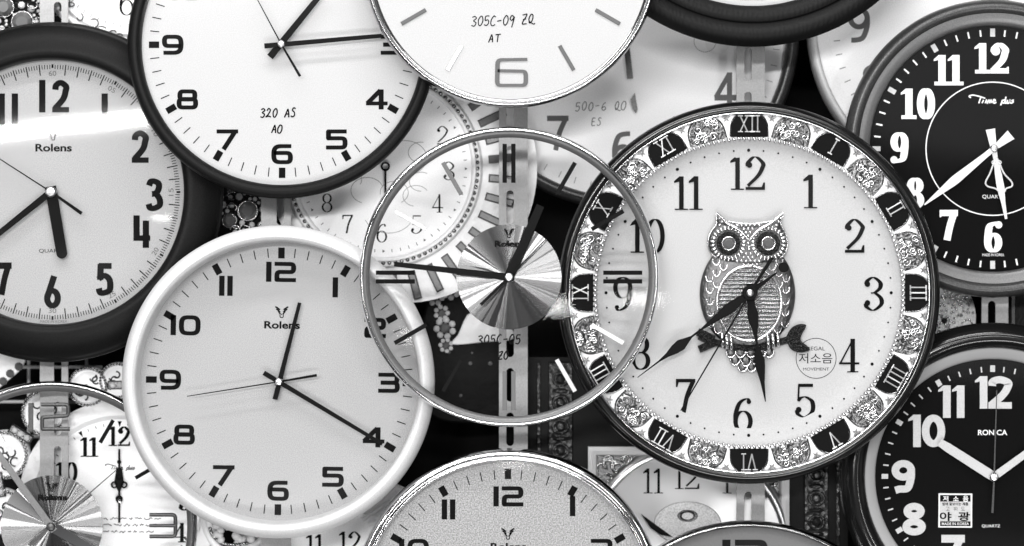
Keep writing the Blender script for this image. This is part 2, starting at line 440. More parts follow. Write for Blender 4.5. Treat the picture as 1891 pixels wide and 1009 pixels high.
HAND = {
    '3': [[(.1, .9), (.5, 1), (.75, .8), (.35, .55), (.75, .35), (.5, .02), (.05, .08)]],
    '0': [[(.45, 1), (.12, .6), (.2, .1), (.5, .02), (.8, .45), (.7, .9), (.42, 1)]],
    '2': [[(.05, .75), (.35, 1), (.65, .8), (.35, .35), (.0, .05), (.4, .12), (.85, .02)]],
    '5': [[(.8, 1), (.25, .95), (.2, .55), (.6, .6), (.75, .3), (.45, .02), (.05, .1)]],
    '9': [[(.75, .8), (.4, 1), (.12, .7), (.4, .5), (.75, .8), (.62, .3), (.45, -.25)]],
    'A': [[(.0, 0), (.3, .6), (.5, 1)], [(.5, 1), (.7, .5), (.75, 0)], [(.15, .38), (.75, .42)]],
    '6': [[(.7, .95), (.3, .7), (.1, .25), (.4, 0), (.75, .2), (.55, .45), (.15, .3)]],
    'S': [[(.8, .92), (.45, 1), (.25, .75), (.6, .5), (.65, .15), (.3, 0), (.02, .12)]],
    'O': [[(.4, 1), (.08, .6), (.1, .1), (.5, .0), (.8, .4), (.75, .9), (.35, 1)]],
    'C': [[(.8, .9), (.5, 1), (.15, .6), (.15, .15), (.45, 0), (.8, .15)]],
    '-': [[(.1, .48), (.75, .56)]],
    'Z': [[(.05, .95), (.75, 1), (.1, .1), (.8, .08)], [(.15, .5), (.65, .55)]],
    'Q': [[(.35, .15), (.1, .5), (.4, 1), (.7, .9), (.65, .4), (.3, .1), (.2, .25), (.9, 0), (1.1, .1)]],
    'T': [[(.0, .92), (1, 1)], [(.5, .95), (.42, 0)]],
    'E': [[(.7, .95), (.15, .95), (.1, .02), (.7, .02)], [(.12, .5), (.6, .52)]],
    ' ': [],
}
def handwriting(mb, body, cx, cz, ht, h, wd=1.8, adv=.98, slope=.04, slant=.12):
    n = len(body); x = -n*adv*ht*.5*.72; k = 0; rnd = random.Random(body)
    for ch in body:
        j = rnd.uniform(-.07, .07)*ht
        for st in HAND[ch]:
            pts = [(cx+x+(a+b*slant)*ht*.66, cz+(b-.5)*ht*rnd.uniform(.97, 1.03)+j+slope*x) for a, b in st]
            mb.stroke(cr(pts, 5) if len(pts) > 2 else pts, wd, h+.08*k); k += 1
        x += adv*ht*.72
    return mb

def emblem(mb, cx, cz, s, h):
    # a ram's head: pairs of slanting bars over a little shield
    k = 0
    for sg in (-1, 1):
        for i, (a, b) in enumerate((((.28, .98), (1, 1.0)), ((.24, .62), (.85, .66)), ((.20, .30), (.55, .30)))):
            mb.stroke([(cx+sg*a[0]*s, cz+(a[1]-.55)*s), (cx+sg*(a[0]+b[0])*.5*s, cz+(a[1]-.28)*s), (cx+sg*b[0]*s, cz+(b[1]-.1)*s)], .22*s, h+.06*k); k += 1
    mb.stroke(rpoly([(cx-.26*s, cz-.1*s), (cx-.24*s, cz-.75*s), (cx+.24*s, cz-.75*s), (cx+.26*s, cz-.1*s)], [0, .2*s, .2*s, 0]), .13*s, h+.06*k); k += 1
    mb.disc(.09*s, h+.06*k, cx, cz-.28*s, 12)
    return mb

def pol(r, clock_deg):
    a = R(90-clock_deg); return r*math.cos(a), r*math.sin(a)

# ------------------------------------------------------------------ clock builders
def printing(c, dial, style, ht, rn, ink='ink', hours=range(1, 13), pos=None, h=.5, wx=1.0, mark=None, tick=None, mark_w=12, tick_w=1.8, mark_ink=None, hidden=()):
    for n in hours:
        x, z = (pos[n][0]-c.cx, c.cy-pos[n][1]) if pos and n in pos else pol(rn, n*30)
        if n in hidden or not c.seen(x, z): continue
        c.part('numeral', number(MB(), n, style, x, z, ht, h, wx=wx), ink, dial, smooth=0)
    for n in range(12):
        if not mark: break
        r0, r1 = mark; x, z = pol((r0+r1)/2, n*30)
        if c.seen(x, z): c.part('hour_marker', MB().rect(x, z, mark_w, r1-r0, h, rot=R(-n*30)), mark_ink or ink, dial, smooth=0)
    if tick:
        mb = MB()
        for i in range(60):
            x, z = pol((tick[0]+tick[1])/2, i*6)
            if c.seen(x, z, 20): mb.rect(x, z, tick_w, tick[1]-tick[0], h-.3 if i % 5 == 0 and mark else h, rot=R(-i*6))
        c.part('minute_track', mb, ink, dial, smooth=0)

def bar_hand(c, name, tip, tail, w0, w1, h, m='hand_black', th=1.6, rounded=False):
    # tip, tail: offsets in px from the centre in photograph axes (x right, y down)
    a = Vector((tail[0], -tail[1])); b = Vector((tip[0], -tip[1])); t = (b-a).normalized(); n = Vector((-t.y, t.x))
    if rounded:
        pts = [a+n*w0/2]+[a-n*w0/2]+[b+(-n*math.cos(q)+t*math.sin(q))*w1/2 for q in [math.pi*i/10 for i in range(11)]]
    else: pts = [a+n*w0/2, a-n*w0/2, b-n*w1/2, b+n*w1/2]
    return c.part(name, MB().prism([tuple(p) for p in pts], h, h+th, .35), m, smooth=30)

def needle(c, tip, tail, h, m='hand_black', w0=2.2, tw=5.0, th=1.2):
    a = Vector((tail[0], -tail[1])); b = Vector((tip[0], -tip[1])); t = (b-a).normalized(); n = Vector((-t.y, t.x))
    z = Vector((0, 0))+t*(-4)
    o = Vector((0, 0))
    pts = [a+n*tw/2, a-n*tw/2, z-n*tw*.36, o-n*w0*.6, b-n*w0*.35, b+n*w0*.35, o+n*w0*.6, z+n*tw*.36]
    return c.part('second_hand', MB().prism([tuple(p) for p in pts], h, h+th), m, smooth=30)

def pin(c, r, h, m='steel', top=7):
    mb = MB().lathe([(r, 0), (r, h+top*.5), (r*.75, h+top*.9), (r*.35, h+top), (0.01, h+top*1.05)], 28)
    return c.part('centre_pin', mb, m)

def dome(c, r, h0, sag, name='glass', cz=0):
    n = 26; prof = [(.01+r*i/n, h0+sag*(1-(i/n)**2)) for i in range(n+1)]
    return c.part(name, MB().lathe(prof, 128), 'glass', smooth=80)

def arc_prof(pts, n=6):
    return cr(pts, n)

def add_brand(c, dial, x, z, s=1.0, ink='ink', h=.5, word='Rolens'):
    c.part('brand_emblem', emblem(MB(), x, z+15*s, 12*s, h), ink, dial, smooth=0)
    c.part('brand_name', MB().text(word, x+1*s, z-8*s, 66*s, 14*s, h, .028), ink, dial, smooth=0)

# ---- the setting
wb = Clock(CX, CY, .25, '', 'back_wall'); del wb.root['label']; del wb.root['category']
wall_me = MB().rect(0, 0, 4200, 3000, 0, -20)
ww = wb.part('wall', wall_me, 'wall', smooth=0); ww.parent = None; ww.location = wb.root.location; ww['kind'] = 'structure'
bpy.data.objects.remove(wb.root)

# ---- display rails with slots
def rail(cx, y0, y1, label, w=53, slot=None, pitch=82, sl=62, sw=14, off=0, phase=0):
    c = Clock(cx, (y0+y1)/2, .104, label, 'display_rail', 'rail', group='slotted display rails')
    H = (y1-y0)/2; mb = MB(); x0, x1 = off-sw/2, off+sw/2; t0, t1 = -3, 3
    mb.rect((-w/2+x0)/2, 0, x0+w/2, 2*H, t0, t1); mb.rect((w/2+x1)/2, 0, w/2-x1, 2*H, t0, t1)
    zt = H-phase; prev = H
    while prev > -H:
        top = zt; bot = zt-sl
        pts = [(x0, prev)] if prev == H else [(off+sw/2*math.cos(q), prev+sw/2-sw/2*math.sin(q)) for q in [math.pi*(1-i/8) for i in range(9)]]
        if prev == H: pts = [(x0, H), (x1, H)]
        else: pts = pts
        if top < -H+10: pts += [(x1, -H), (x0, -H)]; mb.prism(pts, t0+.02, t1-.02); break
        pts += [(off+sw/2*math.cos(q), top-sw/2+sw/2*math.sin(q)) for q in [math.pi*i/8 for i in range(9)]]
        mb.prism(pts, t0+.02, t1-.02)
        prev = bot; zt = bot-(pitch-sl)
    c.part('slotted_bar', mb, 'rail', smooth=0)
    return c
rail(100, -120, 1120, 'slotted grey display rail seen behind the clear clock with the large 12 and 3', w=52, off=7, phase=124)
rail(510, -120, 1120, 'slotted grey display rail between the black framed clock and the white framed clock', w=55, off=8, phase=64)
rail(948, -120, 1120, 'pale slotted display rail seen through the middle of the large clear clock', w=53, off=-6, phase=62)
rail(1386, -120, 1120, 'slotted grey display rail above and below the owl clock', w=52, off=-5, phase=44)
rail(1837, -120, 1120, 'slotted grey display rail between the two black faced clocks', w=49, off=-6, phase=20)

# ---- A: black framed white clock
def round_frame(c, ro, ri, hf, m='black', back=-40, shell=None, bead=0, name='frame'):
    prof = cr([(ri, 0), (ri+.5, hf*.55), (ri+(ro-ri)*.22, hf*.92), (ri+(ro-ri)*.5, hf), (ri+(ro-ri)*.82, hf*.86), (ro, hf*.45), (ro, hf*.2)], 5)
    prof += [(ro-.5, back*.25), (ro-3, back*.3)]
    f = c.part(name, MB().lathe(prof, 192), m, smooth=60)
    c.part('case_back', MB().lathe([(ro-4, back*.2), (ro-6, back), (ro-14, back-2), (.1, back-2)], 128), shell or m, smooth=40)
    return f
a = Clock(521, 83, .022, 'white faced clock in a narrow black frame, handwritten 320 AS, below the top edge')
round_frame(a, 284, 259, 24, 'black', shell='gunmetal')
dl = a.part('dial', MB().disc(262, 0, seg=128), 'white_dial')
printing(a, dl, 'square', 37, 202, mark=(227, 246), tick=(228, 245), mark_w=12)
a.part('handwritten_note', handwriting(handwriting(MB(), '320 AS', -7, -126, 16, .5, 2.6), 'AO', -9, -156, 15, .5, 2.6), 'ink', dl, smooth=0)
bar_hand(a, 'hour_hand', (78, -98), (-21, 24), 13, 10, 17)
bar_hand(a, 'minute_hand', (185, -15), (-31, 4), 9.5, 7.5, 21)
needle(a, (-46, -86), (35, 60), 25)
pin(a, 7, 22)
dome(a, 260, 31, 4)

# ---- B: white framed clock
b = Clock(516.5, 704.5, .040, 'silvery clock in a wide white plastic frame, hands at twenty past twelve', rot=.8)
prof = cr([(257, 0), (259, 48), (264, 61), (270, 63), (279, 55), (286, 40), (287.5, 28)], 6)+[(287, 14), (283, 12)]
b.part('frame', MB().lathe(prof, 192), 'white_plastic', smooth=60)
b.part('case_back', MB().lathe([(284, 13), (281, -8), (272, -10), (.1, -10)], 128), 'white_plastic')
dl = b.part('dial', MB().disc(262, 0, seg=128), 'silver_dial')
printing(b, dl, 'square', 37, 202, mark=(227, 247), tick=(229, 246), mark_w=12)
add_brand(b, dl, 2, 112)
bar_hand(b, 'hour_hand', (36, -146), (-7, 33), 9.5, 6.5, 15)
bar_hand(b, 'minute_hand', (192, 112), (-28, -16), 9, 6.5, 19)
needle(b, (-168, 29), (70, -13), 23)
pin(b, 7, 20)
dome(b, 258, 56, 3)

# ---- D: white clock in a thin chrome ring
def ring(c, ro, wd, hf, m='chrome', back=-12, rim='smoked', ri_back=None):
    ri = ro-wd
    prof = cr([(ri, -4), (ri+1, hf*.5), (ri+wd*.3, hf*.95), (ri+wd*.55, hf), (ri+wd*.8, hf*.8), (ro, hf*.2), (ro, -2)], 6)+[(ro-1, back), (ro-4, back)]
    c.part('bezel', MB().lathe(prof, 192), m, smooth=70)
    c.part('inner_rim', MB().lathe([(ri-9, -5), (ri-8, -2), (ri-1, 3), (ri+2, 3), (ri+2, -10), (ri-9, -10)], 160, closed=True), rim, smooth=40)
def metal_bars(c, dial, rs, hours, m='smoked', w=7, double=(), h0=0, tilts={}, mats={}):
    for n in hours:
        for dx in ((-8, 8) if n in double else (0,)):
            x, z = pol((rs[0]+rs[1])/2, n*30); px, pz = pol(1, n*30+90)
            x, z = x+px*dx, z+pz*dx
            if not c.seen(x, z): continue
            c.part('hour_marker', MB().rect(x, z, w, rs[1]-rs[0], h0, h0+3, rot=R(-n*30), bev=.8), mats.get(n, m), dial, smooth=20)
d = Clock(943, -72, -.014, 'white clock in a thin chrome ring, handwritten 305C-09 ZQ over its square 6')
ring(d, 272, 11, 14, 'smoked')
dl = d.part('dial', MB().disc(268, 0, seg=128), 'white_dial')
d.part('case_back', MB().lathe([(262, -6), (258, -24), (.1, -24)], 96), 'black')
metal_bars(d, dl, (181, 233), (4, 5, 7, 8), m='grey_ink', mats={7: 'steel'})  # flat grey stands in for dark reflections on the metal bars
mb = MB(); wv = lambda t, q: 5.5+3*abs(t.y)
mb.stroke(rpoly([(31, -182), (-24, -183), (-25, -230), (28, -230), (28, -204), (-24, -203)], [0, 9, 9, 9, 9, 0]), wv, 2)
d.part('numeral', mb, 'grey_ink', dl, smooth=0)
d.part('handwritten_note', handwriting(handwriting(MB(), '305C-09 ZQ', -15, -110, 18, .5, 2.0, adv=.90, slope=.03), 'AT', -29, -143, 15, .5, 2.2, adv=1.1), 'ink', dl, smooth=0)
dome(d, 262, 6, 3)

# ---- C and G: clear clocks with spun metal centre discs
def clear_clock(cx, cy, y, label, ro, rdisc, ringm='chrome'):
    c = Clock(cx, cy, y, label)
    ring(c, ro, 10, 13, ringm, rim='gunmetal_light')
    g = c.part('glass', MB().disc(ro-4, -3, seg=128), 'pane', smooth=0)
    NS = 300; rg = random.Random(int(cx)); g_ = []; sl = 0; hh = 0
    for i in range(NS):                                   # fine radial grooves of the turned metal
        if rg.random() < .30: sl = rg.choice((-1, -.4, 0, 0, 0, 0, 0, .4, 1))*.0055
        hh += sl; hh *= .93; g_.append(hh)
    mb = MB(); vs = [(0, 0, 2.6)]; fs = []
    for i in range(NS):
        q = 2*math.pi*i/NS; vs += [(rdisc*math.cos(q), rdisc*math.sin(q), .8+rdisc*g_[i]), (rdisc*math.cos(q), rdisc*math.sin(q), -2)]
    for i in range(NS):
        j = (i+1) % NS; fs += [[0, 1+2*i, 1+2*j], [1+2*i, 2+2*i, 2+2*j, 1+2*j]]
    ds = c.part('centre_disc', mb.add(vs, fs), 'spun', smooth=0)
    c.part('case_back', MB().lathe([(rdisc*.62, -4), (rdisc*.6, -22), (.1, -23)], 64), 'black')
    return c, g, ds
c, g, ds = clear_clock(940, 512, -.008, 'large see-through clock with a spun metal centre disc, between the white and owl clocks', 277, 97)
metal_bars(c, g, (176, 244), (1, 2, 4, 5, 7, 8, 10, 11), m='hand_black', w=8, h0=-1, mats={4: 'white_plastic', 5: 'lume', 10: 'lume', 11: 'grey_ink'})  # each bar's reflected brightness is painted in by its material
metal_bars(c, g, (174, 246), (3, 6, 9, 12), m='grey_ink', w=8, double=(3, 6, 9, 12), h0=-1, mats={3: 'ink', 9: 'ink', 12: 'ink'})  # double bars likewise: plain dark colours in place of mirror reflections
add_brand(c, ds, 0, 68, .82, h=8)
c.part('handwritten_note', handwriting(handwriting(MB(), '305C-05', -18, -115, 17, -2, 2.4, adv=.95, slope=.02), 'ZO', -10, -144, 14, -2, 2.6), 'ink', g, smooth=0)
bar_hand(c, 'hour_hand', (58, -132), (0, 0), 19, 15, 8)
bar_hand(c, 'minute_hand', (-212, -24), (10, 1), 13, 9, 11)
needle(c, (70, -72), (-52, 51), 14, w0=2.6, tw=6)
pin(c, 8, 12)

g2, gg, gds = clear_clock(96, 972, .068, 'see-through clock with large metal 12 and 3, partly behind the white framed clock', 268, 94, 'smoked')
def sq_outline(c, par, digit, x, z, wd, ht, m):
    mb = MB()
    if digit == 1: mb.rect(x, z, wd, ht, -1, 3, bev=.8)
    else:
        L, Rr, B, T, mz = x-wd/2, x+wd/2, z-ht/2, z+ht/2, z
        if digit == 2: p = rpoly([(L, T), (Rr, T), (Rr, mz+2), (L+2, mz-1), (L+2, B), (Rr+3, B)], [0, 7, 7, 4, 2, 0])
        else: p = rpoly([(L, T), (Rr, T), (Rr, B), (L, B)], 8)
        mb.tube([(q[0], q[1], 0) for q in p], 3.6, 8, flat=.7)
        if digit == 3: mb.tube([(L, z, .5), (Rr, z, .5)], 3.2, 8, flat=.7)
    c.part('numeral', mb, m, par, smooth=50)
sq_outline(g2, gg, 1, -39, 201, 9, 52, 'gunmetal'); sq_outline(g2, gg, 2, 5, 202, 50, 45, 'gunmetal')
sq_outline(g2, gg, 3, 204, 1, 48, 40, 'gunmetal')
metal_bars(g2, gg, (178, 226), (1, 2, 10, 11), m='hand_black', w=7, h0=-1, mats={10: 'steel', 11: 'steel'})
add_brand(g2, gds, 1, 60, .8, h=8)
bar_hand(g2, 'hour_hand', (112, 64), (-6, -4), 20, 15, 8, 'chrome')
bar_hand(g2, 'minute_hand', (-120, -166), (6, 8), 13, 11, 11, 'gunmetal_light')
needle(g2, (120, -104), (-40, 34), 14, w0=2.4, tw=6, m='gunmetal')
pin(g2, 8, 12, 'gunmetal')

# ---- L: big black framed clock on the left
l = Clock(97, 355, .068, 'silvery clock in a deep wide black bowl frame with large condensed numerals')
prof = cr([(244, 0), (245, 22), (250, 30), (262, 32), (285, 25), (303, 13), (309, 4)], 6)+[(310, 2), (308, 0), (309, -3), (314, -5), (315, -10), (312, -38), (300, -40), (.1, -40)]
l.part('frame', MB().lathe(prof, 192), 'black', smooth=35)
dl = l.part('dial', MB().disc(248, 0, seg=128), 'silver_dial')
printing(l, dl, 'gothic', 60, 182, pos={12: (100, 178), 1: (194, 203), 2: (259, 271), 3: (285, 360), 4: (262, 428), 5: (193, 516), 6: (97, 540), 7: (6, 515), 11: (16, 203)}, hours=(12, 1, 2, 3, 4, 5, 6, 7, 11))
mb = MB()
for i in range(300):
    q = i*1.2; r0, r1, wd = ((216, 236, 2.0) if i % 5 == 0 else (227, 235, 1.4)); 
    if i % 25 == 0: r0, r1, wd = 229, 236, 3.6
    x, z = pol((r0+r1)/2, q)
    if l.seen(x, z, 10): mb.rect(x, z, wd, r1-r0, .5, rot=R(-q))
l.part('minute_track', mb, 'ink', dl, smooth=0)
for n, t in ((0, '60'), (5, '05'), (10, '10'), (15, '15'), (20, '20'), (25, '25'), (30, '30')):
    x, z = pol(219, n*6); l.part('minute_figure', MB().text(t, x, z, 14, 9, .7, rot=R(-n*6 if n < 15 or n > 45 else 180-n*6) if n not in (15,) else R(90)), 'grey_ink', dl, smooth=0)
add_brand(l, dl, 1, 90, 1.02)
l.part('quartz_lettering', MB().text('QUARTZ', 0, -109, 50, 8, .5), 'ink', dl, smooth=0)
l.part('maker_lettering', MB().text('MADE IN KOREA', 2, -239, 50, 5, .5), 'grey_ink', dl, smooth=0)
bar_hand(l, 'hour_hand', (19, 113), (-2, -10), 21, 20, 12, rounded=True)
bar_hand(l, 'minute_hand', (-150, 120), (6, -5), 13, 9, 16)
needle(l, (-140, -90), (57, 40), 20, tw=6.5)
pin(l, 10, 18)
dome(l, 246, 12, 14)

# ---- H: grey framed black clock
hk = Clock(1833, 275, .069, 'black faced clock with white serif numerals in a rounded grey metallic frame')
prof = cr([(227, 0), (229, 12), (238, 17), (249, 19)], 5)
hk.part('inner_frame', MB().lathe(prof+[(249, -5)], 192), 'gunmetal_light', smooth=50)
prof = cr([(249.2, 18), (255, 25), (264, 26), (272, 17), (275, 4)], 6)+[(274, -8), (270, -38), (.1, -40)]
hk.part('frame', MB().lathe(prof, 192), 'gunmetal', smooth=50)
dl = hk.part('dial', MB().disc(230, 0, seg=128), 'black_dial')
printing(hk, dl, 'windsor', 56, 166, 'white_ink', pos={12: (1833, 108), 11: (1754, 130), 10: (1697, 192), 9: (1661, 273), 8: (1690, 357), 7: (1752, 416), 6: (1834, 438)}, hours=(12, 11, 10, 9, 8, 7, 6, 1), mark=(207, 222), tick=(208, 220), mark_w=9, tick_w=3, mark_ink='lume')
hk.part('chapter_ring', MB().lathe([(122, .5), (124, .5)], 128), 'white_ink', dl, smooth=0)
# script lettering
SC = [[(-41, 5), (-44, 8), (-36, 10), (-20, 6), (-14, 4)], [(-22, 7), (-26, -5)], [(-17, 1), (-20, -5)], [(-16, 4.5), (-15.6, 5)],
      [(-14, -5), (-11.5, 1), (-10, -5), (-7, 1), (-5.5, -4), (-3, 1), (-1.5, -4.5)], [(-1, -2), (5, 0), (2.5, 2), (.5, -2), (3, -5), (7, -3)],
      [(15, -9), (18.5, 1)], [(18, 0), (23, 1), (21.5, -4.5), (17, -4)], [(25, 7), (23.5, -4), (26, -5)], [(28, 1), (27, -4), (30, -5), (32.5, 1), (32, -5)], [(40, 1), (36, 0), (39, -2.5), (35, -5), (33.5, -4)]]
mb = MB()
for i, st in enumerate(SC): mb.stroke(cr([(x*.98, z+89) for x, z in st], 5) if len(st) > 2 else [(x*.98, z+89) for x, z in st], 2.4, .5+.06*i)
hk.part('brand_name', mb, 'white_ink', dl, smooth=0)
hk.part('quartz_lettering', MB().text('QUARTZ', 2, -89, 42, 8, .5), 'white_ink', dl, smooth=0)
hk.part('maker_lettering', MB().text('MADE IN KOREA', 1, -196, 40, 5, .5), 'white_ink', dl, smooth=0)
def shaped_hand(c, name, ang, half, h, m, th=1.6):
    # half: list of (distance along, half width)
    t = Vector(pol(1, ang)); n = Vector((-t.y, t.x))
    pts = [t*d+n*w for d, w in half]+[t*d-n*w for d, w in reversed(half)]
    return c.part(name, MB().prism([tuple(p) for p in pts], h, h+th, .3), m, smooth=25)
shaped_hand(hk, 'hour_hand', 170, [(-36, 9), (-34, 8.5), (-4, 6), (20, 4), (52, 6.5), (74, 7), (100, 4), (132, 2.2)], 12, 'hand_white')
mb = MB()
for sg in (-1, 1):
    mb.tube([(x, z, 13) for x, z in cr([(4+sg*1, -16), (5+sg*5, -26), (6+sg*13, -46), (9+sg*24, -62), (11+sg*22, -70), (13+sg*10, -74), (15+sg*5, -80)], 5)], 1.7, 6)
    mb.tube([(x, z, 14) for x, z in ell(5+sg*5, -26, 3.4, 3.4, 12)], 1.2, 6, closed=True)
hk.part('hand_scrollwork', mb, 'hand_white', smooth=60)
shaped_hand(hk, 'minute_hand', 231, [(-40, 10), (-37, 9.5), (-6, 5), (20, 5), (90, 8.5), (100, 8), (165, 1.2)], 16, 'hand_white')
pin(hk, 7, 17)
dome(hk, 229, 16, 3)

# ---- I: black framed black clock with a pale inner ring
ik = Clock(1833, 880, .072, 'black faced clock with bold round numerals, glossy black frame and pale inner ring')
prof = cr([(236, 8), (240, 22), (252, 30), (266, 27), (279, 13), (284, 2)], 7)+[(283, -12), (279, -38), (.1, -40)]
ik.part('frame', MB().lathe(prof, 192), 'black_gloss', smooth=50)
ik.part('inner_frame', MB().lathe([(216.5, -1), (217, 2), (220, 6), (234, 12), (237, 12), (237, 0)], 160), 'pale_ink', smooth=30)
dl = ik.part('dial', MB().disc(219, 0, seg=128), 'black_dial')
printing(ik, dl, 'round', 60, 160, 'lume', pos={12: (1834, 725), 11: (1757, 742), 10: (1711, 796), 9: (1668, 880), 8: (1688, 959), 7: (1760, 1018)}, hours=(12, 11, 10, 9, 8, 7), mark=(193, 205), tick=(193, 203), mark_w=9, tick_w=2.6)
ik.part('brand_name', MB().text('RONICA', 0, 81, 54, 10, .5, .02), 'white_ink', dl, smooth=0)
ik.part('quartz_lettering', MB().text('QUARTZ', -3, -92, 34, 6, .5), 'white_ink', dl, smooth=0)
st = ik.part('sticker', MB().rect(-69, -63, 62, 63, .5, .9, rot=R(-1)), 'lume', dl, smooth=0)
def loc(mb, dx, dz): mb.v = [(x+dx, z+dz, h) for x, z, h in mb.v]; return mb
mb = MB()
for x, z, wd, ht in ((0, 30.2, 62, 2.2), (0, -30.2, 62, 2.2), (-29.9, 0, 2.2, 58), (29.9, 0, 2.2, 58)): mb.rect(x-69, z-63, wd, ht, 1.1)
for t, x, z, wd, ht in (('저', -18, 22, 10, 10), ('소', 1, 22, 10, 9), ('음', 19, 22, 10, 11)): mb.text(t, x-69, z-63, wd, ht, 1.4, .02)
mb.text('MADE IN KOREA', -69, -63-24.5, 50, 5, 1.4, .01)
mbb = MB().rect(-69, -63+22.5, 56, 12, 1.1).rect(-69, -63-24.5, 56, 9, 1.1)
for t, x, z, wd, ht in (('밤에 잘보이는 제품', 0, 12, 48, 6), ('고', -14, 3, 7, 7), ('휘', 0, 3, 7, 7), ('도', 14, 3, 7, 7), ('야', -18, -11, 22, 17), ('광', 16, -11, 22, 17)): mbb.text(t, x-69, z-63, wd, ht, 1.1, .03 if wd > 20 else .0)
ik.part('sticker_border', mb, 'white_ink', dl, smooth=0); ik.part('sticker_print', mbb, 'ink', dl, smooth=0)
shaped_hand(ik, 'hour_hand', 302.5, [(-6, 8), (10, 9), (100, 8.5), (118, 7)], 10, 'lume')
shaped_hand(ik, 'minute_hand', 54, [(-6, 6), (10, 7), (140, 6), (150, 4)], 13, 'lume')
needle(ik, (5, -160), (-3, 66), 16, 'gunmetal', w0=2.2, tw=4)
pin(ik, 8, 15, 'steel')
dome(ik, 218, 12, 5)

# ---- J: dark wooden clock at the top
jk = Clock(1390, -274, .03, 'white faced clock in a broad grooved dark wooden frame at the top edge')
prof = cr([(285, 0), (287, 10), (297, 18), (308, 20), (316, 17)], 5)+cr([(318, 13), (321, 19), (335, 27), (350, 22), (361, 6)], 6)+[(360, -12), (354, -38), (.1, -40)]
jk.part('frame', MB().lathe(prof, 192), 'black_wood', smooth=50)
dl = jk.part('dial', MB().disc(288, 0, seg=128), 'white_dial')
jk.part('maker_lettering', MB().text('MADE IN KOREA', 0, -273, 46, 5, .5), 'pale_ink', dl, smooth=0)
dome(jk, 286, 8, 14)

# ---- F: chrome ring glitter clock at the bottom
f = Clock(938, 1114, .022, 'glittery silver dial clock in a wide polished chrome frame at the bottom edge')
prof = cr([(262, 0), (263, 14), (266, 22), (271, 20), (276, 25), (282, 22), (286, 10), (286.5, 0)], 6)+[(285, -12), (281, -38), (.1, -40)]
f.part('frame', MB().lathe(prof, 192), 'chrome', smooth=60)
dl = f.part('dial', MB().disc(264, 0, seg=128), 'glitter')
printing(f, dl, 'square', 37, 200, hours=(12, 11, 1, 10, 2), mark=(229, 248), tick=(229, 247), mark_w=12, pos={12: (939, 917), 11: (829, 941), 1: (1058, 935)})
add_brand(f, dl, 0, 112)
dome(f, 263, 18, 5)

# ---- K: dark ring grey clock bottom right
k = Clock(1381, 1277, .072, 'grey dial clock in a thin dark chrome ring, below the owl clock')
prof = cr([(303, 0), (304, 12), (308, 18), (313, 14), (316, 4)], 6)+[(315, -12), (311, -38), (.1, -40)]
k.part('frame', MB().lathe(prof, 192), 'smoked', smooth=60)
dl = k.part('dial', MB().lathe([(304, 10), (300, 4), (290, 0), (.1, 0)], 128), 'grey_dial', smooth=60)
k.part('numeral', number(MB(), 12, 'square', -5, 252, 56, .5, wx=1.0), 'ink', dl, smooth=0)
dome(k, 304, 13, 14)

# ------------------------------------------------------------------ E: the owl clock
e = Clock(1382, 541, .03, 'ornate ivory clock with a silver jewelled owl on its dial and a black rim')
prof = cr([(330, 10), (331, 20), (336, 25), (344, 24), (351, 15), (353, 4)], 6)+[(352, -8), (346, -38), (.1, -40)]
e.part('frame', MB().lathe(prof, 192), 'black_gloss', smooth=50)
e.part('trim_ring', MB().lathe(cr([(328, 14), (329, 21), (331.5, 23), (333.5, 21)], 5), 192), 'chrome', smooth=60)
band = e.part('ornamental_band', MB().lathe([(280, 8), (284, 14), (292, 16), (322, 15), (329, 13), (331, 8)], 192), 'ivory', smooth=50)
prof = [(.1, 0), (200, 0), (240, 1), (258, 3.5), (270, 7.5), (279, 13), (282, 15)]
dl = e.part('dial', MB().lathe(cr(prof, 4), 160), 'pearl_dial', smooth=60)
# rope border
mb = MB()
for i in range(190):
    q = 360*i/190; x, z = pol(283.5, q); mb.ball(x, z, 17, 5.0, sx=.62, sz=1.05, u=8, v=6, rot=R(-q)+.5)
e.part('rope_border', mb, 'silver_bright', smooth=80)
# arched windows: black enamel with Roman numerals at the hours, filigree between
def arch(rw, rh, n=18):
    return [(-rw, 0)]+[(-rw*math.cos(math.pi*i/n), 16+(rh-16)*math.sin(math.pi*i/n)) if 0 < i < n else ((-rw, 10) if i == 0 else (rw, 10)) for i in range(n+1)]+[(rw, 0)]
def place(mb, r0, q):
    c_, s_ = math.cos(R(-q)), math.sin(R(-q)); o = MB(); o.f = mb.f
    o.v = [(x*c_-(z+r0)*s_, x*s_+(z+r0)*c_, h) for x, z, h in mb.v]; return o
def roman(mb, s, ht, h):
    wds = {'I': .34, 'V': .72, 'X': .72}; x = -sum(wds[ch] for ch in s)*ht/2; kk = 0
    for ch in s:
        wd = wds[ch]*ht; m_ = x+wd/2; b_, t_ = -ht/2, ht/2
        segs = {'I': [(m_, b_, m_, t_)], 'V': [(x+wd*.18, t_, m_, b_), (x+wd*.82, t_, m_, b_)], 'X': [(x+wd*.18, t_, x+wd*.82, b_), (x+wd*.82, t_, x+wd*.18, b_)]}[ch]
        for (x0, z0, x1, z1) in segs: mb.tube([(x0, z0, h+.3*kk), (x1, z1, h+.3*kk)], 1.45, 6); kk += 1
        sr = [(m_, t_, .15), (m_, b_, .15)] if ch == 'I' else [(x+wd*.2, t_, .16), (x+wd*.8, t_, .16)]+([(x+wd*.2, b_, .16), (x+wd*.8, b_, .16)] if ch == 'X' else [])
        for sx_, sz_, hw in sr: mb.tube([(sx_-hw*ht, sz_, h+.3*kk), (sx_+hw*ht, sz_, h+.3*kk)], 1.4, 6); kk += 1
        x += wd
    return mb
RM = ['XII', 'I', 'II', 'III', 'IIII', 'V', 'VI', 'VII', 'VIII', 'IX', 'X', 'XI']
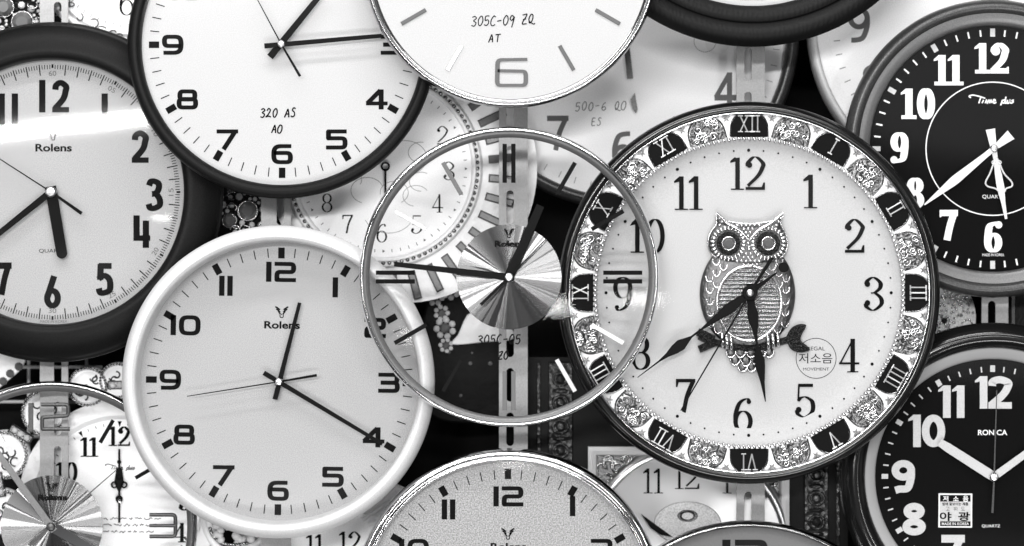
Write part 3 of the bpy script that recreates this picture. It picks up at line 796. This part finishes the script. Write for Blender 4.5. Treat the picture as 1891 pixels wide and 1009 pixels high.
star_pts = [(8*(1 if i % 2 == 0 else .36)*math.cos(R(90+36*i)), 8*(1 if i % 2 == 0 else .36)*math.sin(R(90+36*i))) for i in range(10)]
for i in range(24):
    q = i*15
    if i % 2 == 0:
        win = e.part('numeral_window', place(MB().prism(arch(33, 46), 13, 17.5), 287, q), 'ink', band, smooth=30)
        win2 = e.part('roman_numeral', place(loc(roman(MB(), RM[i//2], 29, 18.6), 0, 24), 287, q), 'roman_silver', band, smooth=60)
        mb = MB().tube([(x, z, 17) for x, z in arch(34.5, 47.5)], 1.7, 6)
        e.part('window_surround', place(mb, 287, q), 'silver', band, smooth=60)
    else:
        inside = lambda x, z: 0 <= z and abs(x) <= 33 and (z < 12 or (x/33)**2+((z-12)/34)**2 <= 1)
        sd = i*3.1
        def hf(x, z, sd=sd):
            p = Vector((x*.11+sd, z*.11, sd)); v = noise.noise(p)*3.2
            return 18.5+3.5*math.sin(4*noise.noise(p*.7+Vector((5, 2, 1)))*math.pi)*.6+v+1.6*noise.noise(p*3.1)
        e.part('filigree_panel', place(MB().grid(hf, inside, -33, 33, 0, 46, 1.5), 287, q), 'filigree', band, smooth=180)
        mb = MB(); rs = random.Random(40+i)
        for t_ in range(15):
            x, z = rs.uniform(-25, 25), rs.uniform(4, 40)
            if not inside(x*1.25, z*1.12): continue
            a0 = rs.uniform(0, 360); r_ = rs.uniform(4, 8.5); sg = rs.choice((-1, 1))
            mb.tube([(x+r_*(1-.75*k_/14)*math.cos(R(a0+sg*30*k_)), z+r_*(1-.75*k_/14)*math.sin(R(a0+sg*30*k_)), 21.5+.15*t_) for k_ in range(15)], 1.25, 6)
        e.part('scroll_relief', place(mb, 287, q), 'silver_bright', band, smooth=70)
        mb = MB().tube([(x, z, 17) for x, z in arch(34, 47)], 1.7, 6)
        e.part('panel_surround', place(mb, 287, q), 'silver', band, smooth=60)
    sm = MB().prism([(x, z) for x, z in star_pts], 14, 18); 
    e.part('star', place(sm, 324, q+7.5), 'silver_dark', band, smooth=0)
# dial print
mb = MB()
for i in range(60):
    x, z = pol(263, i*6); mb.disc(3.0 if i % 5 == 0 else 1.7, 6.2, x, z, 12)
e.part('minute_dots', mb, 'ink', dl, smooth=0)
EP = {12: (1381, 320), 1: (1497, 354), 2: (1578, 436), 3: (1613, 543), 4: (1568, 657), 5: (1486, 740), 6: (1372, 767), 7: (1266, 731), 8: (1183, 652), 9: (1150, 543), 10: (1196, 436), 11: (1272, 357)}
printing(e, dl, 'didone', 62, 226, pos=EP, h=2.0)
mb = MB().lathe([(36.3, .5), (37.5, .5)], 64, cx=125, cz=-121)
mb.text('REGAL', 125, -103, 33, 7, .6).text('MOVEMENT', 125, -141, 48, 5.5, .6)
mb.text('저소음', 124, -121, 62, 19, .6, .0)
e.part('sticker_print', mb, 'ink', dl, smooth=0)
e.part('round_sticker', MB().disc(38.5, .3, 125, -121, 48), 'pearl_dial', dl, smooth=0)

# the owl (offsets from the clock centre, z up)
owl = e.part('owl_body', MB().lathe([(1, 1), (1, 6), (.96, 9), (.85, 12.5), (.6, 16), (.3, 17.5), (.01, 18)], 72, cx=-2, cz=-2, sx=88, sz=103), 'silver_dark', smooth=60)
def owl_h(x, z): 
    q = ((x+2)/88)**2+((z+2)/103)**2
    return 6+12*math.sqrt(max(0, 1-q))
mb = MB()                                           # wing feathers: rows of scallops
for sg in (-1, 1):
    for col in range(4):
        for row in range(9):
            x = sg*(84-col*13-(row*.5)); z = 62-row*21-(col % 2)*10
            q = ((x+0)/86)**2+((z+2)/101)**2
            bq = (x/60)**2+((z+19)/71)**2
            if q > .92 or bq < 1.12: continue
            pts = [(x-2+6.6*math.cos(t_), z+11*math.sin(t_)) for t_ in [math.pi*(1+i/9) for i in range(10)]]
            mb.tube([(px, pz, owl_h(px, pz)+1.2) for px, pz in pts], 1.5, 6)
            mb.tube([(x-2, z+3, owl_h(x, z)+1.0), (x-2, z-8, owl_h(x, z-8)+1.0)], .9, 5)
e.part('wing_feathers', mb, 'silver_bright', owl, smooth=70)
bel_in = lambda x, z: (x/57)**2+((z+19)/67)**2 <= 1
def belly_h(x, z):
    q = (x/57)**2+((z+19)/67)**2
    return 15+9*math.sqrt(max(0, 1-q))+1.5*math.sin(z*2*math.pi/7.4)+1.0*math.sin(x*2*math.pi/4.4+round(z/7.4)*2)
e.part('belly', MB().grid(belly_h, bel_in, -58, 58, -88, 50, 1.1), 'silver', owl, smooth=180)
mb = MB().tube([(x, z, 17) for x, z in ell(0, -19, 59, 69, 64)], 3.2, 8, closed=True)
e.part('belly_rim', mb, 'silver_bright', owl, smooth=80)
head = [(-60, 146), (-46, 134), (-25, 129), (0, 127), (25, 129), (46, 134), (63, 145), (58, 128), (66, 112), (71, 92), (66, 72), (48, 58), (22, 50), (-4, 48), (-28, 52), (-50, 60), (-70, 74), (-75, 93), (-70, 112), (-60, 126)]

def in_poly(x, z, P):
    r = False
    for i in range(len(P)):
        (x0, z0), (x1, z1) = P[i-1], P[i]
        if (z0 > z) != (z1 > z) and x < (x1-x0)*(z-z0)/(z1-z0)+x0: r = not r
    return r
HO = cr(head+[head[0]], 4)[:-1]
def head_h(x, z):
    return 9+9*min(1, min((Vector((x, z))-Vector(p_)).length for p_ in HO)/9)**.5
hp = e.part('owl_head', MB().grid(head_h, lambda x, z: in_poly(x, z, HO), -78, 78, 44, 148, 1.3), 'silver_dark', smooth=180)
e.part('head_outline', MB().tube([(x, z, 9) for x, z in HO], 2.0, 6, closed=True), 'silver_bright', hp, smooth=80)
mb = MB(); row = 0; z = 52
while z < 142:
    x = -74+(row % 2)*4
    while x < 74:
        if in_poly(x, z, [(p[0]*.95-.1, (p[1]-92)*.95+92) for p in head]) and math.hypot(x+38, z-91) > 35 and math.hypot(x-35, z-91) > 35: mb.ball(x, z, 19, 3.4, u=8, v=6)
        x += 8
    z += 6.6; row += 1
e.part('head_plumage', mb, 'silver_bright', hp, smooth=80)
for ex in (-38, 35):
    mb = MB()
    for i in range(26):
        q = 360*i/26; x, z = pol(28.5, q); mb.ball(ex+x, 91+z, 20, 4.2, sx=.72, sz=1.35, sh=.7, u=8, v=6, rot=R(-q))
    ey = e.part('eye_ruff', mb, 'silver_bright', hp, smooth=80)
    e.part('eye_ring', MB().lathe(cr([(22.5, 18), (21, 23), (17, 25), (13, 23), (12, 19)], 4), 40, cx=ex, cz=91), 'glitter_black', hp, smooth=60)
    e.part('eye_setting', MB().tube([(x, z, 24) for x, z in ell(ex, 91, 12, 12, 30)], 1.4, 6, closed=True), 'silver_bright', hp, smooth=80)
    e.part('eye_stone', MB().gem(ex, 91, 20, 11, 10), 'gem', hp, smooth=0)
mb = MB()
for sg, tipx in ((-1, -60), (1, 62)):
    mb.tube([(x, z, 22) for x, z in cr([(tipx, 147), (sg*40, 128), (sg*18, 116), (0, 97)], 6)], 3.0, 8, taper=lambda q: .45+.75*math.sin(math.pi*min(1, q*.8+.1)))
mb.ball(-1, 82, 20, 6, sx=.8, sz=1.2)
e.part('brow', mb, 'silver_bright', hp, smooth=80)
# branch, leaf, toes, tail
mb = MB().tube([(x, z, 8) for x, z in cr([(-92, -80), (-60, -92), (-20, -100), (20, -100), (60, -90), (92, -80)], 6)], 6.5, 8)
mb.tube([(-94, -72, 9), (-64, -86, 9)], 8, 10); mb.tube([(-92, -104, 9), (-62, -92, 9)], 7, 10)
br = e.part('branch', mb, 'glitter_black', smooth=60)
leaf = cr([(70, -80), (78, -66), (92, -58), (106, -60), (98, -76), (96, -88), (108, -98), (112, -106), (94, -110), (78, -104), (72, -92), (70, -80)], 4)
e.part('leaf', MB().prism(leaf[:-1], 3, 13, 3), 'glitter_black', br, smooth=30)
mb = MB()
for x, z, r_ in ((-50, -86, 3), (-42, -89, 3.2), (-34, -91, 3.2), (34, -90, 3.2), (43, -88, 3.2), (52, -85, 3)):
    mb.tube([(x, z+12, 14), (x+1, z+2, 17), (x+2, z-9, 15), (x+2, z-13, 9)], r_, 8)
e.part('claws', mb, 'silver_bright', owl, smooth=80)
mb = MB(); mbs = MB()
for x, z in ((-30, -108), (-12, -108), (8, -108), (26, -107), (40, -108), (-22, -122), (-2, -124), (18, -122), (-8, -134), (8, -134)):
    mb.tube([(px, pz, 9) for px, pz in ell(x-3, z, 9, 11, 14, 180, 360)], 1.9, 6); mbs.ball(x-3, z-1, 5, 9, sz=1.1, sh=.5)
tl = e.part('tail_feathers', mbs, 'silver_dark', owl, smooth=80); e.part('feather_edging', mb, 'silver_bright', owl, smooth=80)
# hands
shaped_hand(e, 'hour_hand', 171.7, [(-8, 8), (6, 9), (14, 7), (26, 7), (40, 10.5), (58, 8), (80, 2.2), (102, 2.2), (112, 7), (124, 10), (140, 8.5), (165, 4), (202, .8)], 27, 'hand_black')
mh = shaped_hand(e, 'minute_hand', 233, [(-62, 1.4), (-12, 5), (-6, 9), (6, 9), (14, 6), (30, 8), (50, 10), (70, 7), (110, 2), (134, 2), (146, 6), (158, 10.5), (172, 9), (190, 4), (208, 1.6), (258, .7)], 31, 'hand_black')
x, z = pol(-78, 233); e.part('counterweight', MB().lathe([(9.5, 31), (9.5, 33), (8.5, 33.6), (.01, 33.6)], 28, cx=x, cz=z), 'hand_black', mh, smooth=30)
needle(e, (-127, 216), (41, -65), 35, w0=3.0, tw=7)
e.part('hub', MB().lathe([(14, 20), (14, 34), (12.5, 36.5), (.01, 36.5)], 36), 'hand_black', smooth=30)
e.part('centre_pin', MB().lathe([(6.5, 36), (6.5, 39), (5, 40.5), (.01, 41)], 24), 'steel', smooth=40)
dome(e, 282, 26, 6)

# ------------------------------------------------------------------ things on the layer behind the rails
# ornate sunburst clock
o = Clock(708, 312, .117, 'small white clock with a beaded lace rim and radiating sunburst bars, behind the clear clock')
o.part('backplate', MB().lathe([(248, -11), (248, -8), (190, -3), (.1, -3)], 96, cx=36), 'ornate_white', smooth=40)
dl = o.part('dial', MB().disc(166, 0, seg=96), 'bright_dial')
printing(o, dl, 'thin', 34, 121, 'ink', h=.5, pos={8: (604, 375), 7: (642, 414), 6: (705, 431), 5: (769, 415), 4: (808, 376), 3: (829, 316), 2: (817, 250)}, hours=(2, 3, 4, 5, 6, 7, 8))
mb = MB()
for i in range(60):
    x, z = pol(152, i*6)
    if i % 5: mb.rect(x, z, 1.4, 6, .5, rot=R(-i*6))
    else: mb.disc(3.2, .5, x, z, 3)
o.part('minute_track', mb, 'grey_ink', dl, smooth=0)
o.part('lace_rim', MB().lathe(cr([(163, 0), (165, 9), (170, 11), (174, 6), (179, 8), (183, 0)], 5), 128), 'ornate_white', smooth=50)
mb = MB()
for i in range(96):
    x, z = pol(174, i*3.75); mb.ball(x, z, 8, 4.2, u=8, v=6)
o.part('bead_edging', mb, 'silver', smooth=80)
for i in range(36):
    q = i*10+5; x, z = pol(222, q)
    if not o.seen(x, z, 0) or x < -20: continue
    o.part('ray', MB().rect(x, z, 15, 54, -6, 3, rot=R(-q), bev=4), 'gunmetal_light', smooth=20)
mb = MB(); sw = 0
for cx_, cz_, r_, a0, a1 in ((-30, -40, 30, 20, 250), (20, -44, 26, -60, 190), (60, -50, 24, 30, 260), (-62, -20, 22, -30, 200), (40, 20, 40, -60, 120), (10, -82, 46, 200, 330), (70, 30, 24, 80, 300), (70, -24, 22, 60, 270)):
    mb.stroke(ell(cx_, cz_, r_, r_*.8, 24, a0, a1), 1.1, .5+.05*sw); sw += 1
o.part('scroll_print', mb, 'pale_ink', dl, smooth=0)
mb = MB().tube([(4, 0, 8), (4, -50, 8)], 2.2, 6).tube([(x, z, 8) for x, z in ell(4, 4, 7, 7, 14)], 2, 6, closed=True)
o.part('minute_hand', mb, 'hand_black')

# large white clock with dark grey rim
p = Clock(1150, 62, .142, 'large white clock with plain grey numerals 4, 6 and 7 and a dark grey rim')
p.part('frame', MB().lathe(cr([(301, 0), (303, 14), (311, 20), (321, 14), (326, 0)], 6)+[(322, -40), (.1, -40)], 160), 'gunmetal', smooth=50)
dl = p.part('dial', MB().disc(304, 0, seg=96), 'bright_dial')
printing(p, dl, 'helv', 64, 214, 'grey_ink', pos={7: (1030, 246), 6: (1150, 275), 4: (1340, 166)}, hours=(4, 6, 7, 5))
mb = MB()
for i in range(60):
    x, z = pol(285, i*6); mb.rect(x, z, 1.4, 12, .5, rot=R(-i*6))
p.part('minute_track', mb, 'pale_ink', dl, smooth=0)
p.part('handwritten_note', handwriting(handwriting(MB(), '500-6 QO', -40, -134, 16, .5, 1.5, adv=1.05, slope=.02), 'ES', -48, -162, 14, .5, 1.6), 'grey_ink', dl, smooth=0)
p.part('minute_hand', MB().prism([(-2, 8), (8, 8), (19, -84), (8, -84)], 8, 10), 'gunmetal', smooth=0)
p.part('hour_hand', MB().prism([(14, -122), (22, -110), (27, -140), (24, -148), (18, -140)], 6, 8), 'gunmetal', smooth=0)
mb = MB().disc(23, .5, 175, -16, 40); mb2 = MB().lathe([(20, .8), (21, .8)], 40, cx=152, cz=-14)
p.part('round_sticker', mb, 'label', dl, smooth=0); p.part('sticker_print', mb2, 'pale_ink', dl, smooth=0)

# white clock on the right
w3 = Clock(1790, 50, .125, 'large white clock with a pale grey rim and numeral 9, behind the grey framed clock')
w3.part('frame', MB().lathe(cr([(282, 0), (284, 18), (290, 23), (296, 16), (299, 0)], 6)+[(297, -40), (.1, -40)], 160), 'white_plastic', smooth=50)
dl = w3.part('dial', MB().lathe([(282, 8), (262, 1), (255, 0), (.1, 0)], 128), 'bright_dial', smooth=50)
printing(w3, dl, 'helv', 66, 206, 'grey_ink', hours=(9, 8), pos={9: (1586, 46)}, tick=(240, 252), tick_w=1.4)

# cream framed clock with hour medallions, lower left
m4 = Clock(221, 925, .126, 'white clock with filigree medallions, seen through the lower clear clock')
m4.part('case', MB().lathe([(186, -30), (186, 2), (180, 8), (158, 10), (152, 4), (150, 0)], 128), 'ornate_white', smooth=40)
dl = m4.part('dial', MB().disc(152, 0, seg=96), 'bright_dial')
printing(m4, dl, 'didone_bold', 36, 120, hours=(12, 11, 10, 3, 4), h=.5, pos={12: (221, 806), 11: (166, 826), 10: (124, 872), 4: (332, 984)})
mb = MB()
for i in range(60):
    x, z = pol(142, i*6)
    if i % 5: mb.rect(x, z, 1.2, 5, .5, rot=R(-i*6))
    else: mb.poly([pol(147, i*6-1.5), pol(147, i*6+1.5), pol(136, i*6)], .5)
m4.part('minute_track', mb, 'ink', dl, smooth=0)
mb = MB(); 
for i, st in enumerate(SC): mb.stroke(cr([(x*.65+2, z*.65+61) for x, z in st], 5) if len(st) > 2 else [(x*.65+2, z*.65+61) for x, z in st], 1.8, .5+.06*i)
m4.part('brand_name', mb, 'grey_ink', dl, smooth=0)
mb = MB(); rr = random.Random(3); kk = 0
for ln, z0 in ((0, -33), (1, -45), (2, -57)):
    x = -30
    while x < 66:
        wl = rr.uniform(6, 16); mb.stroke(cr([(x+wl*i/5, z0+rr.uniform(-2, 2)) for i in range(6)], 3), 1.6, .5+.05*kk); kk += 1; x += wl+4
m4.part('verse_lettering', mb, 'grey_ink', dl, smooth=0)
mb = MB().tube([(0, 96, 7), (0, 30, 7), (0, -40, 7)], 2.0, 6)
mb.ball(0, 4, 8, 7, sh=.4); mb.prism([(-5, 60), (5, 60), (9, 34), (0, 14), (-9, 34)], 6, 9)
for sg in (-1, 1): mb.tube([(x, z, 8) for x, z in ell(sg*9, 30, 5, 5, 14)], 1.8, 6, closed=True)
mb.ball(0, 72, 8, 4, sh=.5); mb.ball(0, 44, 8, 6, sh=.5)
m4.part('hour_hand', mb, 'hand_black', smooth=60)
m4.part('centre_pin', MB().lathe([(4, 8), (4, 12), (.1, 13)], 20), 'chrome')
def medallion(c, x, z, r_, ornate='filigree'):
    md = c.part('medallion', MB().lathe(cr([(.1, 8), (r_*.6, 7), (r_*.78, 4), (r_*.84, 9), (r_*.95, 9), (r_, 0), (r_, -14)], 4), 48, cx=x, cz=z), 'ornate_white', smooth=50)
    mb = MB()
    for i in range(36):
        dx, dz = pol(r_*.9, i*10); mb.ball(x+dx, z+dz, 9.5, r_*.085, u=6, v=5)
    c.part('beading', mb, 'silver', md, smooth=80)
    rg = random.Random(int(x*7+z)); mb = MB()
    for i in range(7):
        q = rg.uniform(0, 360); dx, dz = pol(r_*.38*rg.random()**.5*1.4, q); a0 = rg.uniform(0, 360)
        mb.tube([(px, pz, 8.5) for px, pz in ell(x+dx, z+dz, r_*.17, r_*.17, 12, a0, a0+230)], 1.5, 5)
    c.part('scroll_relief', mb, 'silver_dark', md, smooth=70)
for x, z, r_ in ((-58, 211, 38), (-138, 163, 44), (-212, 85, 46), (-4, 222, 34), (-218, -20, 44)): medallion(m4, x, z, r_)
for x, z, q in ((-181, 124, -32), (2, 214, 0), (-108, 206, -25), (-220, 30, -80)):
    mb = MB().rect(x, z, 46, 16, 0, 12, rot=R(q), bev=3)
    m4.part('rhinestone_plaque', mb, 'silver_dark', smooth=20)
    mb = MB(); 
    for i in (-1, 0, 1): mb.gem(x+i*13*math.cos(R(q)), z+i*13*math.sin(R(q)), 12, 5.5, 8)
    m4.part('stones', mb, 'gem_clear', smooth=0)

# wire rack and brooch ornament, far left
wr = Clock(30, 720, .2, 'white wire grid rack against the black board, behind the lower left medallions', 'wire_rack', 'rack')
mb = MB()
for x in (-70, 23, 130): mb.tube([(x, 80, 0), (x, -180, 0)], 3, 8)
wr.part('upright_wires', mb, 'wire')
mb = MB()
for z in (42, -22, -86): mb.tube([(-140, z, 5), (160, z, 5)], 3, 8)
wr.part('cross_wires', mb, 'wire')
bz = Clock(10, 690, .15, 'pale fan shaped ornament edged with round stones beside the wire rack', 'jewelled_ornament', 'ornament', rot=0)
bz.part('fan_plate', MB().prism(cr([(-60, 40), (0, 42), (36, 34), (30, 10), (4, -14), (-30, -40), (-60, -40)], 4), -4, 6, 2), 'ornate_white')
for x, z in ((26, 13), (10, 0), (-3, -14), (-18, -26)):
    bz.part('stone', MB().gem(x, z, 7, 8, 9), 'gem', smooth=0)

# jewelled clusters
def jewels(cx, cy, y, w_, h_, n, label, seed, big=()):
    c = Clock(cx, cy, y, label, 'jewelled_ornament', 'ornament')
    rg = random.Random(seed)
    c.part('base_plate', MB().prism(cr([(w_*.5*math.cos(R(t))*(1+.12*math.sin(3*R(t)+seed)), h_*.5*math.sin(R(t))*(1+.12*math.cos(4*R(t)))) for t in range(0, 360, 30)], 3), -14, -4, 3), 'glitter_black', smooth=30)
    for (x, z, r_) in big:
        st_ = c.part('stone', MB().gem(x, z, 2, r_, 12), 'gem', smooth=0)
        c.part('setting', MB().tube([(px, pz, 3) for px, pz in ell(x, z, r_*1.05, r_*1.05, 26)], r_*.12, 6, closed=True), 'silver', st_, smooth=80)
    pts = []
    for i in range(n*12):
        x, z = rg.uniform(-.47, .47)*w_, rg.uniform(-.47, .47)*h_; r_ = rg.choice((3.2, 4.2, 5.5, 7))
        if (x/w_*2)**2+(z/h_*2)**2 > .9 or any(math.hypot(x-a, z-b) < r_+q+.6 for a, b, q in pts) or any(math.hypot(x-a, z-b) < r_+q+2 for a, b, q in big): continue
        pts.append((x, z, r_))
        c.part('rhinestone', MB().gem(x, z, -3+rg.uniform(0, 6), r_, 8, rg.random()), 'gem_clear', smooth=0)
        if len(pts) >= n: break
    mb = MB()
    for i in range(n//3):
        x, z = rg.uniform(-.4, .4)*w_, rg.uniform(-.4, .4)*h_; q = rg.uniform(0, 360)
        mb.tube([(px, pz, 3+i*.2) for px, pz in ell(x, z, 9, 7, 14, q, q+240)], 1.7, 6)
    c.part('scroll_wire', mb, 'silver', smooth=80)
    return c
jewels(452, 388, .122, 104, 96, 34, 'jewelled ornament with grey stones between the left black frame and the white frame', 4, ((6, -2, 17), (-28, -20, 12)))
jewels(30, 18, .122, 130, 100, 40, 'jewelled ornament with large grey stones in the top corner above the black bowl frame', 9, ((-22, 4, 17), (12, -24, 19), (-8, 34, 13)))
# feathered dark figure behind the clear clock
pk = Clock(852, 640, .162, 'dark feathered ornament edged with crystal flowers, seen through the large clear clock', 'feathered_ornament', 'ornament')
body = cr([(-62, 90), (-20, 98), (30, 84), (66, 60), (84, 10), (86, -60), (70, -130), (-20, -140), (-70, -110), (-84, -20), (-62, 90)], 5)[:-1]
pk.part('feather_body', MB().prism(body, -8, 8, 4), 'velvet', smooth=30)
pk.part('pale_wing', MB().prism(cr([(-6, 22), (20, 64), (84, 40), (96, 14), (40, 8), (-16, 4), (-6, 22)], 4)[:-1], 9, 16, 2), 'ornate_white', smooth=30)
for i, (x, z, r_) in enumerate(((-48, 92, 15), (-20, 104, 16), (-36, 62, 13), (-30, 34, 18), (-62, 118, 14), (8, 112, 12), (-28, 2, 12))):
    fl = pk.part('crystal_flower', MB().gem(x, z, 16, r_*.55, 10), 'gem', smooth=0)
    mb = MB()
    for q in range(7):
        dx, dz = pol(r_*.85, q*51.4+i*20); mb.gem(x+dx, z+dz, 13, r_*.36, 7)
    pk.part('petal', mb, 'gem_clear', fl, smooth=0)
rg = random.Random(5)
for i in range(7):
    x, z = rg.uniform(-55, 60), rg.uniform(-120, 0)
    pk.part('sequin', MB().gem(x, z, 8, rg.uniform(2, 4.5), 7), 'gem', smooth=0)

# cabinet clock behind the owl clock
cb = Clock(1271, 1010, .136, 'dark cabinet clock with carved columns and cream square surround, below the owl clock')
cb.part('cabinet', MB().rect(0, 20, 590, 660, -60, -2), 'black', smooth=0)
for sx in (-236, 236):
    mb = MB(); prof = []
    col = cb.part('column', MB().rect(sx, 20, 44, 640, -2, 6, bev=2), 'carved', smooth=0)
    mb = MB()
    for i in range(14):
        zz = 310-i*44
        mb.tube([(x, z, 9) for x, z in ell(sx, zz, 14, 12, 20)], 3, 6, closed=True)
        mb.ball(sx, zz, 6, 9, sh=.7); mb.ball(sx, zz-22, 7, 9, sx=1.6, sz=.5, sh=.6)
    cb.part('carving', mb, 'carved', col, smooth=70)
    cb.part('side_moulding', MB().rect(sx*1.17, 20, 6, 640, -2, 4, bev=1), 'carved', smooth=0)
cb.part('square_surround', MB().lathe([(262, -2), (262, 14), (252, 18), (242, 14), (238, 8), (236, 0)], 4, a0=R(45), sx=1.0, sz=1.0), 'cream', smooth=0)
cb.part('corner_panel', MB().rect(0, 0, 336, 336, -1, 3), 'silver_dark', smooth=0)
for sx in (-1, 1):
    mb = MB()
    for i in range(26):
        x = sx*rg.uniform(100, 164); z = rg.uniform(104, 164)
        if math.hypot(x, z) < 196: continue
        q = rg.uniform(0, 360); mb.tube([(px, pz, 5+.2*i) for px, pz in ell(x, z, 9, 9, 14, q, q+250)], 2.6, 6)
    cb.part('corner_scroll', mb, 'silver', smooth=80)
cb.part('bezel', MB().lathe(cr([(172, 4), (174, 16), (180, 19), (188, 14), (193, 3)], 5), 128), 'steel', smooth=60)
dl = cb.part('dial', MB().lathe([(174, 6), (.1, 6.5)], 128), 'pearl_case', smooth=60)
printing(cb, dl, 'thin', 46, 126, 'ink', hours=(11, 12, 1), h=7.2, pos={11: (1206, 888), 12: (1268, 880), 1: (1342, 888)})
em = cb.part('embossed_oval', MB().lathe([(1, 7), (.97, 11), (.01, 13)], 48, cx=-2, cz=44, sx=62, sz=40), 'glitter_pale', dl, smooth=60)
cb.part('eyelet', MB().lathe(cr([(19, 12), (17, 15), (13, 14), (10, 11.8)], 4), 32, cx=-2, cz=58, sz=.6), 'silver_dark', dl, smooth=60)
cb.part('hour_hand', MB().prism([(-30, 20), (-88, 62), (-70, 36), (-52, 24)], 14, 17, .6), 'hand_black', smooth=0)

# ornate clock at the bottom between the white frame and chrome clock
bo = Clock(640, 1118, .126, 'white dial clock with a beaded bowl ornament, below the white framed clock')
bo.part('case', MB().lathe([(240, -30), (238, -6), (180, 0), (172, 8), (166, 3), (165, 0)], 128), 'ornate_white', smooth=40)
dl = bo.part('dial', MB().disc(168, 0, seg=96), 'bright_dial')
printing(bo, dl, 'didone', 38, 116, 'ink', hours=(11, 12), h=.5, pos={11: (582, 1006), 12: (646, 1001)})
mb = MB(); rg = random.Random(12)
for i in range(30):
    q = math.pi*(1+i/29); mb.ball(-205+46*math.cos(q), 142+30*math.sin(q), 8, 4, u=8, v=6)
bd = bo.part('beaded_bowl', mb, 'silver', smooth=80)
mb = MB()
for i in range(26): mb.ball(-205+rg.uniform(-36, 36), 138+rg.uniform(-16, 22), 12+i*.2, rg.uniform(6, 9), u=10, v=7)
bo.part('pearl_fill', mb, 'white_plastic', smooth=80)
mb = MB().tube([(x, z, 6) for x, z in cr([(-258, 200), (-262, 150), (-240, 110), (-200, 96), (-150, 110), (-140, 150)], 6)], 7, 8)
mb.tube([(x, z, 6) for x, z in cr([(30, 158), (58, 178), (84, 190), (96, 160), (40, 150)], 6)], 4, 8)
bo.part('scroll_relief', mb, 'ornate_white', smooth=70)

# ornate white clock, top left behind the black framed clock
tk = Clock(238, -92, .125, 'white clock with a scrolled lace border, behind the black framed clock at the top')
tk.part('case', MB().lathe(cr([(150, 0), (151, 7), (156, 9), (162, 4), (170, 7), (178, 0)], 5)+[(176, -30), (.1, -30)], 128), 'ornate_white', smooth=50)
dl = tk.part('dial', MB().disc(152, 0, seg=96), 'bright_dial')
tk.part('numeral', number(MB(), 6, 'thin', -4, -98, 46, .5), 'ink', dl, smooth=0)
rg = random.Random(21); mb = MB()
for i in range(46):
    q = rg.uniform(150, 250); x, z = pol(rg.uniform(148, 186), q); a0 = rg.uniform(0, 360)
    mb.tube([(px, pz, 7+.1*i) for px, pz in ell(x, z, rg.uniform(4, 9), rg.uniform(4, 9), 12, a0, a0+240)], 1.5, 6)
tk.part('lace_border', mb, 'silver_dark', smooth=70)
mb = MB()
for i in range(60):
    x, z = pol(140, i*6); mb.rect(x, z, 2, 7, .5, rot=R(-i*6))
tk.part('minute_track', mb, 'pale_ink', dl, smooth=0)

# pebbled clock and dark moulding between the two right-hand clocks
pb = Clock(1738, 588, .128, 'pebbled silver ornament plate behind the gap between the two black faced clocks', 'pebbled_plate', 'ornament')
pb.part('plate', MB().lathe([(66, -12), (64, 0), (.1, 3)], 64, sx=1, sz=1.2), 'glitter_pale', smooth=40)
mb = MB(); rg = random.Random(8)
for i in range(420):
    q = rg.uniform(0, 360); r_ = 60*rg.random()**.5; x, z = pol(r_, q); mb.ball(x, z*1.2, 2+rg.random(), rg.uniform(2, 3.6), u=6, v=4)
pb.part('pebbling', mb, 'silver_bright', smooth=60)
pb.part('dark_stone', MB().gem(5, -4, 6, 6, 9), 'glitter_black', smooth=0)
dm = Clock(1890, 590, .135, 'dark grained wooden clock case at the edge, between the two black faced clocks', 'clock_case', 'clock')
dm.part('case', MB().rect(0, 0, 60, 200, -30, 0, bev=3), 'black_wood', smooth=0)
dm.part('moulding', MB().rect(-20, 0, 10, 200, -10, 8, bev=3), 'gunmetal', smooth=0)
